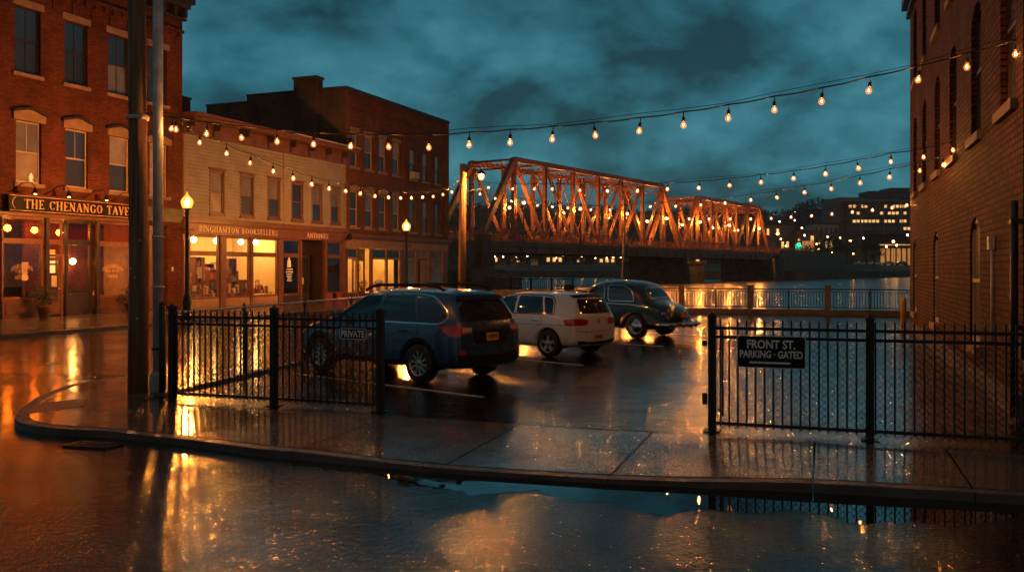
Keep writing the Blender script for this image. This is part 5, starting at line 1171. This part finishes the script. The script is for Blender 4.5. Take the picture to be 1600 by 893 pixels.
for sd in 'LR':
    ribbon(bv, rnd([(2.36,1.045),(1.68,1.50),(1.0,1.555),(.2,1.555),(-.22,1.52),(-.60,1.29),(-.68,1.15),(-.50,1.045)],.12), .022, sd, .007, True).build('chrome_trim', M['chrome'], suv)
    mb = ribbon(bv, [(1.08,1.03),(1.10,.35)], .008, sd, .003); 
    for q in ([(2.28,1.03),(2.38,.75),(2.30,.36)],[(1.08,1.03),(1.10,.35)],[(.0,1.03),(.02,.85)],[(.30,.62),(.46,.36)],[(1.08,.35),(2.3,.35)],[(-.5,1.03),(-.56,.9)]):
        p_ = ribbon(bv, q, .008, sd, .003); mb.add(p_.v, p_.f, True)
    mb.build('shut_line', M['car_plastic'], suv)
    s = 1 if sd == 'L' else -1
    for x in (.35,1.35): MB().tube([(x-.1,s*.925,.90),(x-.05,s*.955,.905),(x+.08,s*.955,.905),(x+.12,s*.925,.90)], .014, 6).build('door_handle', M['car_plastic'], suv)
    MB().add([], []).lathe([(.001,-.05),(.09,-.04),(.10,.03),(.07,.07),(.001,.08)], (2.08,s*1.0,1.10), 10, 'x').build('wing_mirror', M['car_blue'], suv)
    MB().tube([(-.35,s*.60,1.625),(-.2,s*.60,1.69),(.1,s*.61,1.715),(1.3,s*.61,1.705),(1.55,s*.60,1.675),(1.72,s*.59,1.60)], [.03,.034,.028,.028,.03,.03], 8).build('roof_rail', M['car_plastic'], suv)
    ribbon(bv, [(.43,.30),(2.30,.30)], .14, sd, .012).build('sill_cladding', M['car_plastic'], suv)
    ab = MB()
    for cx in (0, 2.745):
        for k in range(14):
            t0, t1 = R_(-12+k*14.6), R_(-12+(k+1)*14.6); z_ = .345
            p_ = ribbon(bv, [(cx+.432*math.cos(t0),z_+.432*math.sin(t0)),(cx+.432*math.cos(t1),z_+.432*math.sin(t1))], .052, sd, .010); ab.add(p_.v, p_.f, True)
    ab.build('arch_cladding', M['car_plastic'], suv)
    tl = patch(bv, rnd([(-.50,1.0),(-.85,1.03),(-.85,.84),(-.74,.85)],.03), sd, .008, .05).build('tail_light', M['tail_red'], suv)
    yy = [(s*.86,1.03),(s*.50,1.0),(s*.52,.90),(s*.86,.83)]
    patch(bv, rnd(yy,.03), 'B', .009, .04).build('lens', M['tail_red'], tl); patch(bv, rnd([(s*.72,.99),(s*.50,.985),(s*.52,.915),(s*.72,.90)],.02), 'B', .014, .04).build('clear_lens', M['tail_clear'], tl)
    patch(bv, rnd([(s*.78,.60),(s*.66,.60),(s*.66,.52),(s*.78,.52)],.02), 'B', .01, .04).build('reflector', M['tail_red'], suv)
    patch(bv, rnd([(3.28,.80),(3.62,.72),(3.62,.62),(3.35,.66)],.03), sd, .008, .05).build('headlight', M['tail_clear'], suv)
patch(bv, rnd([(-.68,1.10),(.68,1.10),(.60,1.44),(-.60,1.44)],.08), 'B', .005, .08).build('rear_window', M['car_glass'], suv)
patch(bv, rnd([(-.62,1.44),(.62,1.44),(.56,1.52),(-.56,1.52)],.03), 'B', .03, .08).build('spoiler', M['car_plastic'], suv)
patch(bv, rnd([(2.50,-.62),(2.50,.62),(1.86,.56),(1.86,-.56)],.06), 'T', .005, .1).build('windscreen', M['car_glass'], suv)
patch(bv, rnd([(-.50,.93),(.50,.93),(.42,.70),(-.42,.70)],.05), 'B', .006, .08).build('plate_recess', M['car_plastic'], suv)
pl = patch(bv, [(-.16,.885),(.16,.885),(.16,.745),(-.16,.745)], 'B', .014, .08).build('licence_plate', M['plate_orange'], suv)
m = MB()
for k in range(7): p_ = patch(bv, [(-.12+k*.035,.79),(-.098+k*.035,.79),(-.098+k*.035,.85),(-.12+k*.035,.85)], 'B', .017, .1); m.add(p_.v, p_.f)
m.build('plate_characters', M['plate_dark'], pl)
m = ribbon(bv, [(.075*math.cos(2*PI*k/14),.985+.040*math.sin(2*PI*k/14)) for k in range(14)], .010, 'B', .012, True)
for (a, b, r_) in ((-.03,.99,.014),(.005,1.0,.008),(.02,.985,.008),(.035,.99,.008),(.015,.97,.008),(-.005,.975,.007)):
    p_ = patch(bv, [(a-r_,b),(a,b+r_),(a+r_,b),(a,b-r_)], 'B', .013, .1); m.add(p_.v, p_.f)
m.build('oval_badge', M['chrome'], suv)
ribbon(bv, [(-.82,.46),(-.4,.43),(.4,.43),(.82,.46)], .14, 'B', .012).build('rear_bumper_cladding', M['car_plastic'], suv)
ribbon(bv, [(-.80,.64),(0,.62),(.80,.64)], .010, 'B', .004).build('bumper_line', M['car_plastic'], suv)
MB().tube([(-.93,.05,1.13),(-.90,-.10,1.16),(-.86,-.38,1.19)], .013, 6).build('rear_wiper', M['car_plastic'], suv)
MB().vprism([(-.2,1.69),(-.02,1.69),(-.1,1.77),(-.2,1.74)], -.012, .012).build('roof_fin', M['car_plastic'], suv)
# --- silver hatchback
st = [S_(-.76,-.74,-.56,.78,.72,.95,.56,1.38,.27), S_(-.66,-.62,-.42,.87,.80,.97,.62,1.425,.23), S_(-.25,-.25,-.15,.90,.84,.965,.655,1.45,.21), S_(.5,.5,.45,.90,.855,.94,.665,1.46,.20), S_(1.2,1.2,1.15,.90,.855,.925,.665,1.455,.20),
      S_(1.75,1.85,1.50,.90,.85,.92,.65,1.41,.20), S_(2.25,2.40,2.28,.895,.83,.90,.70,.97,.20), S_(2.7,2.75,2.75,.88,.81,.84,.64,.90,.21), S_(3.15,3.15,3.12,.82,.74,.76,.56,.82,.22), S_(3.45,3.40,3.36,.68,.62,.62,.44,.70,.26)]
hb, bv = make_car('parked_hatchback', 'silver compact hatchback parked between the blue wagon and the vintage sedan', rear_origin((.80,20.3),.89), CR, st, 'car_silver', 2.637, .315, 1.58, .365, 'five')
glass_set(bv, [[(2.10,.99),(1.55,1.34),(1.06,1.38),(1.02,.99)],[(.96,.99),(.98,1.38),(.30,1.37),(.16,.99)],[(.10,.99),(.24,1.36),(.02,1.34),(-.06,1.25),(-.10,.99)]], hb)
for sd in 'LR':
    s = 1 if sd == 'L' else -1; mb = MB()
    for q in ([(.99,.97),(1.01,.30)],[(.14,.97),(.20,.76),(.46,.62)],[(2.12,.97),(2.2,.30)],[(1.0,.30),(2.2,.30)],[(2.2,.72),(-.55,.74)]):
        p_ = ribbon(bv, q, .008, sd, .003); mb.add(p_.v, p_.f, True)
    mb.build('shut_line', M['car_plastic'], hb)
    ribbon(bv, rnd([(2.04,.98),(1.56,1.37),(1.0,1.41),(.25,1.40),(.0,1.37),(-.10,1.26),(-.14,.97)],.05), .022, sd, .0035, True).build('window_seal', M['car_plastic'], hb)
    for x in (.38,1.30): MB().tube([(x-.1,s*.90,.83),(x-.05,s*.932,.835),(x+.08,s*.932,.835),(x+.11,s*.90,.83)], .014, 6).build('door_handle', M['car_silver'], hb)
    MB().lathe([(.001,-.05),(.08,-.04),(.09,.03),(.06,.06),(.001,.07)], (1.95,s*.98,1.02), 10, 'x').build('wing_mirror', M['car_silver'], hb)
    tl = patch(bv, rnd([(-.42,.86),(-.69,.89),(-.69,.73),(-.50,.73)],.03), sd, .008, .05).build('tail_light', M['tail_red'], hb)
    patch(bv, rnd([(s*.80,.89),(s*.42,.87),(s*.38,.80),(s*.44,.74),(s*.80,.73)],.025), 'B', .009, .04).build('lens', M['tail_red'], tl)
    patch(bv, rnd([(3.05,.72),(3.40,.66),(3.40,.56),(3.12,.60)],.03), sd, .008, .05).build('headlight', M['tail_clear'], hb)
patch(bv, rnd([(-.60,.99),(.60,.99),(.54,1.32),(-.54,1.32)],.06), 'B', .005, .07).build('rear_window', M['car_glass'], hb)
ribbon(bv, [(-.56,1.36),(0,1.38),(.56,1.36)], .05, 'B', .03).build('spoiler', M['car_plastic'], hb)
patch(bv, rnd([(2.25,-.58),(2.25,.58),(1.62,.52),(1.62,-.52)],.06), 'T', .005, .1).build('windscreen', M['car_glass'], hb)
ribbon(bv, [(-.74,.34),(-.3,.30),(.3,.30),(.74,.34)], .12, 'B', .010).build('lower_bumper', M['car_plastic'], hb)
ribbon(bv, [(-.78,.62),(-.5,.585),(.5,.585),(.78,.62)], .010, 'B', .004).build('bumper_line', M['car_plastic'], hb)
ribbon(bv, [(-.46,.60),(-.48,.74),(-.5,.86),(-.58,1.0)], .008, 'B', .004).build('hatch_line', M['car_plastic'], hb)
pl = patch(bv, [(-.16,.52),(.16,.52),(.16,.40),(-.16,.40)], 'B', .012, .08).build('licence_plate', M['plate_orange'], hb)
m = MB()
for k in range(7): p_ = patch(bv, [(-.12+k*.035,.435),(-.098+k*.035,.435),(-.098+k*.035,.49),(-.12+k*.035,.49)], 'B', .015, .1); m.add(p_.v, p_.f)
m.build('plate_characters', M['plate_dark'], pl)
m = ribbon(bv, [(.055*math.cos(2*PI*k/16),.82+.055*math.sin(2*PI*k/16)) for k in range(16)], .010, 'B', .010, True)
for q in ([(-.03,.855),(0,.82),(.03,.855)],[(-.045,.84),(-.02,.78),(0,.815),(.02,.78),(.045,.84)]): p_ = ribbon(bv, q, .008, 'B', .011); m.add(p_.v, p_.f)
m.build('round_badge', M['chrome'], hb)
MB().tube([(-.74,.0,1.01),(-.72,-.14,1.03),(-.69,-.36,1.05)], .011, 6).build('rear_wiper', M['car_plastic'], hb)
MB().tube([(-.1,0,1.46),(-.22,0,1.55)], .008, 5).build('aerial', M['car_plastic'], hb)
# --- vintage sedan: rounded cabin, falling tail, separate wings
def V_(x, w, zb, wt, zt, z0=.30, xt=None):
    xt = x if xt is None else xt
    return [(x,w*.8,z0),(x,w*.96,z0+.05),(x,w,z0+.22),(x,w*.99,zb-.12),(x+(xt-x)*.2,w*.95,zb),(x+(xt-x)*.8,w*.95+(wt-w*.95)*.72,zb+(zt-zb)*.80),(xt,wt*.70,zt)]
st = [V_(-1.08,.42,.60,.30,.66,.36), V_(-.98,.56,.74,.42,.86,.32), V_(-.70,.66,.88,.50,.99,.30), V_(-.38,.72,.97,.58,1.05,.30), V_(-.26,.75,1.0,.62,1.20,.30), V_(-.12,.76,1.0,.68,1.48,.30,xt=-.06), V_(.16,.77,1.02,.72,1.62,.30,xt=.18), V_(.75,.78,1.02,.74,1.67,.30), V_(1.40,.78,1.01,.73,1.66,.30),
      V_(1.85,.77,1.0,.68,1.56,.30,xt=1.76), V_(2.1,.72,.99,.58,1.06,.30), V_(2.6,.58,.92,.40,1.02,.32), V_(3.1,.46,.86,.32,.97,.34), V_(3.4,.38,.74,.26,.86,.36)]
vc, bv = make_car('vintage_sedan', 'black rounded vintage sedan parked nearest the river', rear_origin((3.60,25.9),.80), R_(138), st, 'car_black', 2.95, .35, 1.46, .37, 'cap', (.08,.1))
for sd in 'LR':
    for p in ([(1.88,1.06),(1.70,1.48),(1.18,1.53),(1.16,1.06)],[(1.02,1.06),(1.04,1.53),(.50,1.52),(.20,1.38),(.10,1.06)]): patch(bv, rnd(p,.08), sd, .004, .07).build('side_window', M['car_glass'], vc); ribbon(bv, rnd(p,.08), .02, sd, .006, True).build('window_trim', M['chrome'], vc)
    mb = MB()
    for q in ([(1.09,1.45),(1.09,.36)],[(.2,1.0),(.42,.6),(.42,.36)],[(1.95,1.0),(1.98,.36)]): p_ = ribbon(bv, q, .008, sd, .003); mb.add(p_.v, p_.f, True)
    mb.build('shut_line', M['car_plastic'], vc)
    ribbon(bv, [(3.2,.92),(2.2,.985),(1.1,.985),(.2,.965),(-.35,.90)], .022, sd, .010).build('chrome_strip', M['chrome'], vc)
    s = 1 if sd == 'L' else -1
    def wing(cx, a0, a1, top, nm):
        vs = []; fs = []; nx, nk = 22, 12
        for i in range(nx+1):
            t = i/nx; x = cx-a0+(a0+a1)*t; xi = (x-cx)/(a0 if x < cx else a1); pr = max(0, 1-abs(xi)**2.3)**.55
            for k in range(nk+1):
                th = PI/2*k/nk; yy = .54+.335*math.cos(th)**.55*pr**.35; zz = .28+(top-.28)*pr*math.sin(th)**.6
                vs.append((x, s*yy, zz))
        for i in range(nx):
            for k in range(nk): q = i*(nk+1)+k; fs.append((q,q+1,q+nk+2,q+nk+1))
        b0 = len(vs); 
        w = MB().add(vs, fs, True).build(nm, M['car_black'], vc)
        so_ = w.modifiers.new('t', 'SOLIDIFY'); so_.thickness = .02
        c = MB().lathe([(.385,-.5),(.385,.5)], (0 if cx < 1 else 2.95, s*1.05, .35), 40, 'y').build('cut', M['car_black']); c.parent = vc
        b = w.modifiers.new('b', 'BOOLEAN'); b.object = c; b.operation = 'DIFFERENCE'; bpy.context.view_layer.update(); applied(w); bpy.data.objects.remove(c)
        for p in w.data.polygons: p.use_smooth = True
        w.data.materials.clear(); w.data.materials.append(M['car_black'])
    wing(-.05, .98, .72, .88, 'rear_wing'); wing(2.95, 1.1, .62, .92, 'front_wing')
    MB().box(.62,2.2,s*.62 if s > 0 else -.86,.86 if s > 0 else -.62,.29,.33).build('running_board', M['car_plastic'], vc, bevel=.01)
    tl = MB().lathe([(.045,.0),(.045,.05),(.03,.07)], (-.93,s*.70,.72), 10, 'x').build('tail_light', M['tail_red'], vc)
    MB().lathe([(.05,.05),(.052,.10),(.001,.12)], (-.93,s*.70,.72), 10, 'x').build('bezel', M['chrome'], tl)
    MB().lathe([(.001,-.02),(.09,-.01),(.09,.04)], (3.58,s*.66,.74), 12, 'x').build('headlight', M['tail_clear'], vc)
    MB().tube([(1.20,s*.79,.93),(1.28,s*.82,.93),(1.34,s*.80,.93)], .012, 6).build('door_handle', M['chrome'], vc)
patch(bv, rnd([(-.52,1.16),(.52,1.16),(.44,1.45),(-.44,1.45)],.11), 'B', .005, .06).build('rear_window', M['car_glass'], vc)
ribbon(bv, rnd([(-.52,1.16),(.52,1.16),(.44,1.45),(-.44,1.45)],.11), .02, 'B', .007, True).build('window_trim', M['chrome'], vc)
patch(bv, rnd([(2.02,-.5),(2.02,.5),(1.78,.46),(1.78,-.46)],.06), 'T', .006, .1).build('windscreen', M['car_glass'], vc)
bm_ = MB().tube([(-.75,.88,.42),(-1.05,.86,.42),(-1.20,.70,.42),(-1.26,.3,.42),(-1.27,0,.42),(-1.26,-.3,.42),(-1.20,-.70,.42),(-1.05,-.86,.42),(-.75,-.88,.42)], .06, 10).build('rear_bumper', M['chrome'], vc)
for s in (-1,1): MB().tube([(-1.30,s*.34,.33),(-1.33,s*.34,.44),(-1.30,s*.34,.56)], [.03,.035,.025], 8).build('overrider', M['chrome'], bm_)
MB().tube([(3.3,.85,.42),(3.62,.7,.42),(3.72,.3,.42),(3.72,-.3,.42),(3.62,-.7,.42),(3.3,-.85,.42)], .055, 10).build('front_bumper', M['chrome'], vc)
pl = MB().box(-1.14,-1.12,-.16,.16,.62,.76).build('licence_plate', M['plate_orange'], vc); MB().tube([(-1.06,0,.80),(-1.16,0,.80)], .03, 8).build('plate_lamp', M['chrome'], vc)
MB().lathe([(.001,-.03),(.035,-.02),(.04,.03)], (-1.08,.0,.58), 10, 'x').build('boot_handle', M['chrome'], vc)

# ------------------------------------------------------------------ far bank town
def fz(x, y): return hz(x, y-yb(x))
def far_building(label, px0, px1, Y, ytop, wallm, depth=12, lit=.4, cols=4, rows=1, gable=0, litm='win_warm', cat='building', name='house', winh=.5):
    x0, x1 = (px0-800)/1400*Y, (px1-800)/1400*Y; z0 = fz((x0+x1)/2, Y)-1; zt = 2+(420-ytop)*Y/1400; H = zt-z0
    o = thing(name, label, cat, ((x0+x1)/2, Y, z0)); w = x1-x0
    box(-w/2,w/2,0,depth,0,H).build('wall', M[wallm], o)
    if gable:
        MB().add([(-w/2-.3,-.4,H),(w/2+.3,-.4,H),(w/2+.3,depth+.4,H),(-w/2-.3,depth+.4,H),(-w/2-.3,depth/2,H+gable),(w/2+.3,depth/2,H+gable)], [(0,1,5,4),(2,3,4,5),(0,4,3),(1,2,5),(0,3,2,1)]).build('roof', M['far_roof'], o)
    else: box(-w/2-.2,w/2+.2,-.3,depth+.2,H,H+.5).build('roof', M['far_roof'], o)
    for r in range(rows):
        for c in range(cols):
            ww = w/cols*.5; cx = -w/2+w*(c+.5)/cols; rh = (H-1.6)/rows; cz = 1.6+rh*(r+.5)
            f = box(cx-ww/2,cx+ww/2,-.06,-.001,cz-rh*winh/2,cz+rh*winh/2); on = random.random() < lit
            f.build('window', M[litm if on else 'pane_dark'], o)
    return o
random.seed(21)
N_ = [('brown house low behind the bridge abutment',772,792,330,399,'far_wall_brown',.6,2),('tan house under the first bridge panel',797,822,335,400,'far_wall_tan',.5,2),('low white shed right of the tan house under the bridge',830,842,325,404,'far_wall_white',.3,0),
      ('wide brown house under the bridge deck with warm windows',852,880,330,399,'far_wall_brown',.7,3),('grey house under the bridge deck beyond the wide brown one',892,915,340,400,'far_wall_grey',.4,3),('tan bungalow left of the slim leaning pole',935,962,330,402,'far_wall_tan',.8,2),
      ('brown cottage left of the great stone pier',968,985,335,400,'far_wall_brown',.6,2),('small orange lit kiosk right of the great stone pier',1020,1034,330,397,'far_wall_tan',.5,0),('long grey shed between the bridge piers',1075,1105,330,403,'far_wall_grey',.6,0)]
for (lb, a, b, Y, yt, wm, lt, gb) in N_: far_building(lb, a, b, Y, yt, wm, lit=lt*.55, cols=3, rows=1, gable=gb)
far_building('dark flat roofed block right behind the bridge end', 1196, 1242, 360, 352, 'far_wall_grey', lit=.25, cols=6, rows=3, name='office_block', cat='building')
far_building('low block with an orange floodlit wall beside the green sign', 1244, 1284, 355, 362, 'far_wall_brown', lit=.3, cols=4, rows=2, name='office_block', cat='building')
far_building('pale roofed hall left of the hospital block', 1272, 1310, 400, 350, 'far_wall_white', lit=.2, cols=5, rows=3, name='hall', cat='building')
far_building('tall grey flats behind the pale roofed hall', 1286, 1312, 450, 336, 'far_wall_grey', lit=.3, cols=4, rows=5, name='office_block', cat='building')
o = thing('mural_panel', 'floodlit orange advertising mural on the low block across the river', 'sign', ((1263-800)/1400*352,352,6)); box(-2.4,2.4,0,.4,0,7).build('panel', M['mural_lit'], o); MB().box(-2.6,-2.4,-.05,.45,-2,7.2).box(2.4,2.6,-.05,.45,-2,7.2).build('frame', M['rail_metal'], o)
MB().lathe([(.5,-.05),(1.0,-.1),(1.3,-.05)], (0,0,1.9), 16, 'y').build('round_emblem', M['sign_white'], o)
o = thing('green_sign', 'glowing green sign beside the bridge end across the river', 'sign', ((1248-800)/1400*340,340,5)); box(-1.1,1.1,0,.5,3,6.2).build('light_box', M['sign_green'], o); box(-.2,.2,.1,.4,-1,2.99).build('stem', M['rail_metal'], o); box(-.7,.7,-.03,-.001,6.21,6.9).build('cap', M['sign_green'], o)
# hospital block: tower, windowed slab, penthouse, lit ground storey
HY = 400; hx = lambda px, Y=HY: (px-800)/1400*Y; hzz = lambda py, Y=HY: 2+(420-py)*Y/1400
hp = thing('hospital_block', 'large flat roofed block with rows of lit windows on the far bank beside the warehouse', 'building', (hx(1311),HY,0))
ox = hx(1311); bx = lambda p0, p1, y0, y1, t, b: box(hx(p0)-ox,hx(p1)-ox,y0,y1,hzz(b),hzz(t))
bx(1311,1352,1,22,308,412).build('stair_tower', M['far_wall_tan'], hp); bx(1320,1500,-1,20,314,366).build('main_slab', M['far_wall_grey'], hp)
bx(1326,1500,2,20,366.1,412).build('podium', M['far_wall_brown'], hp); bx(1363,1396,4,16,297,313.9).build('penthouse', M['far_wall_grey'], hp); bx(1397,1500,4,16,292,313.9).build('penthouse', M['far_wall_grey'], hp)
bx(1318,1502,-1.4,20.4,312.6,313.9).build('parapet', M['far_wall_white'], hp); bx(1343,1344,-1.3,-1.01,314.5,366).build('rib', M['far_wall_white'], hp); bx(1379,1380,-1.3,-1.01,314.5,366).build('rib', M['far_wall_white'], hp); bx(1406,1407,-1.3,-1.01,314.5,366).build('rib', M['far_wall_white'], hp)
random.seed(4)
for r, y in enumerate((322.5,333,345.5,357)):
    for c in range(17):
        p = 1325+c*6.1
        on = random.random() < (.30,.30,.45,.18)[r] or (r == 1 and 1385 < p < 1404) or (r == 2 and 1328 < p < 1368)
        bx(p,p+4.3,-1.06,-1.001,y-2.1,y+2.1).build('window', M['win_warm' if on else 'pane_dark'], hp)
for r in range(6): bx(1313.5,1316.5,.94,.999,318+r*9,321+r*9).build('window', M['pane_dark'], hp)
pv = thing('lit_pavilion', 'low glazed pavilion glowing orange at the foot of the hospital block', 'building', (hx(1374,350),350,3))
w = hx(1440,350)-hx(1374,350); box(0,w,.3,12,0,7.6).build('back_wall', M['far_wall_tan'], pv); box(-.6,w,-1.6,12,7.7,9.0).build('roof', M['far_wall_tan'], pv); box(-.6,w,-1.62,-1.601,8.3,8.5).build('light_strip', M['win_warm'], pv)
for i in range(8): box(.4+i*2.1,2.1+i*2.1,.2,.29,.6,7.0).build('glazing', M['win_dim'], pv)
for i in range(9): box(i*2.1,.3+i*2.1,-.4,-.1,0,7.69).build('column', M['far_wall_brown'], pv)
# lamps along the far bank
def far_lamp(px, py, Y, mat, r=.24):
    x = (px-800)/1400*Y; z = 2+(420-py)*Y/1400; z0 = fz(x, Y); o = thing('far_street_lamp', {'far_warm':'warm white','far_cool':'cool white','far_orange':'orange'}[mat]+' far bank street lamp '+('low beneath the bridge deck' if px < 1120 else ('by the bridge end and green sign' if px < 1290 else 'before the hospital block')), 'street lamp', (x,Y,z0), 0, {'far_warm':'warm','far_cool':'cool','far_orange':'orange'}[mat]+' lamps '+('beneath the bridge deck' if px < 1120 else ('by the green sign' if px < 1290 else 'before the hospital block')))
    h = max(.8, z-z0); MB().tube([(0,0,0),(0,0,h-.2)], .07, 5).build('post', M['rail_metal'], o); MB().lathe([(.001,h-r),(r*.8,h-r*.5),(r,h),(r*.8,h+r*.5),(.001,h+r)], (0,0,0), 8).build('globe', M[mat], o)
for (px, py, mt) in [(806,402,'far_warm'),(773,401,'far_warm'),(824,400,'far_warm'),(869,403,'far_warm'),(880,399,'far_warm'),(930,403,'far_warm'),(948,403,'far_warm'),(958,402,'far_orange'),(786,401,'far_cool'),(1033,398,'far_orange'),(910,401,'far_warm'),(970,402,'far_warm'),(845,402,'far_orange'),(1089,401,'far_orange'),(1110,402,'far_warm')]: far_lamp(px, py, 318, mt)
for (px, py, mt, r) in [(1293,370,'far_warm',.4),(1312.5,371.5,'far_warm',.4),(1328.5,376,'far_warm',.4),(1349,372,'far_cool',.35),(1385,385,'far_warm',.4),(1396,377,'far_warm',.5),(1401,383,'far_warm',.4),(1215,365,'far_orange',.5),(1220,373,'far_warm',.3),(1257,367.5,'far_cool',.35),(1276,381,'far_orange',.3),(1279,389,'far_warm',.3),(1218,346,'far_cool',.3),(1253,356,'far_warm',.3),(1242,344,'far_warm',.3),(1228,384,'far_warm',.3),(1300,395,'far_orange',.3),(1333,396,'far_orange',.3),(1418,367,'far_warm',.4)]: far_lamp(px, py, 338, mt, r)
# trees on the far bank
def bank_tree(label, px, Y, h, wd):
    x = (px-800)/1400*Y; z = fz(x, Y)-.2; o = thing('bank_tree', label, 'tree', (x,Y,z), 0, 'trees on the far bank')
    t = MB().tube([(0,0,0),(.1,0,h*.4),(0,.1,h*.8)], [.28,.2,.06], 6)
    for k in range(9):
        a = random.uniform(0,2*PI); b = random.uniform(.3,.5)*h; t.tube([(0,0,b),(wd*.35*math.cos(a),wd*.35*math.sin(a),b+h*.22),(wd*.5*math.cos(a),wd*.5*math.sin(a),b+h*.42)], [.1,.06,.02], 4)
    t.build('trunk', M['bark'], o); m = MB()
    for k in range(16): a = random.uniform(0,2*PI); r = random.uniform(0,.42)*wd; tuft(m, (r*math.cos(a),r*math.sin(a),h*random.uniform(.38,.95)), (wd*.17,wd*.17,h*.12), 38, .30)
    m.build('crown', M['foliage_dark'], o, fix=False)
random.seed(31)
for i, (px, Y, h, wd, lb) in enumerate([(1170,250,6,6,'bushy tree at the foot of the bridge end'),(1288,300,11,10,'broad dark tree left of the hospital block on the bank'),(1306,305,13,11,'tallest dark tree on the bank before the hospital block'),(1322,300,10,9,'dark tree right of the tallest one on the bank'),(1353,310,11,9,'round tree before the middle of the hospital block'),(1366,305,8,7,'small tree left of the lit pavilion'),(1240,290,6,8,'low bush beside the green sign'),(1262,300,7,8,'bush right of the green sign'),
      (812,305,5,7,'small tree under the left of the bridge'),(842,305,6,8,'second small tree under the bridge'),(898,308,5.5,8,'bushy tree under the middle of the bridge'),(922,305,5,6,'small tree left of the slim pole'),(1005,300,6,8,'tree just right of the slim pole'),(1120,290,6,8,'tree between the two bridge piers')]): bank_tree(lb, px, Y, h, wd)
# cars parked on the far bank: small shells with glass and wheels
def far_car(px, Y, paint, label):
    x = (px-800)/1400*Y; o = thing('far_parked_car', label, 'car', (x,Y,fz(x,Y)), 0, 'cars parked on the far bank')
    prof = [(-2.1,.3),(-2.15,.75),(-1.9,.95),(-1.1,1.0),(-.5,1.42),(.9,1.42),(1.6,.98),(2.1,.85),(2.15,.3)]
    MB().vprism(prof[::-1], -.85, .85).build('body', M[paint], o, bevel=.08); MB().vprism([(-.95,1.02),(-.45,1.36),(.85,1.36),(1.35,1.02)][::-1], -.87, .87).build('windows', M['car_glass'], o)
    for q in (-1.3,1.35): MB().lathe([(.001,-.9),(.32,-.88),(.32,.88),(.001,.9)], (q,0,.32), 14, 'y').build('wheels', M['tyre'], o)
far_car(1345,322,'car_white','white car parked on the bank left of the lit pavilion'); far_car(1368,322,'car_silver','silver car parked on the bank beside the lit pavilion'); far_car(1388,322,'car_white','white car parked before the lit pavilion'); far_car(1408,322,'car_blue','dark car parked on the bank closest to the warehouse')
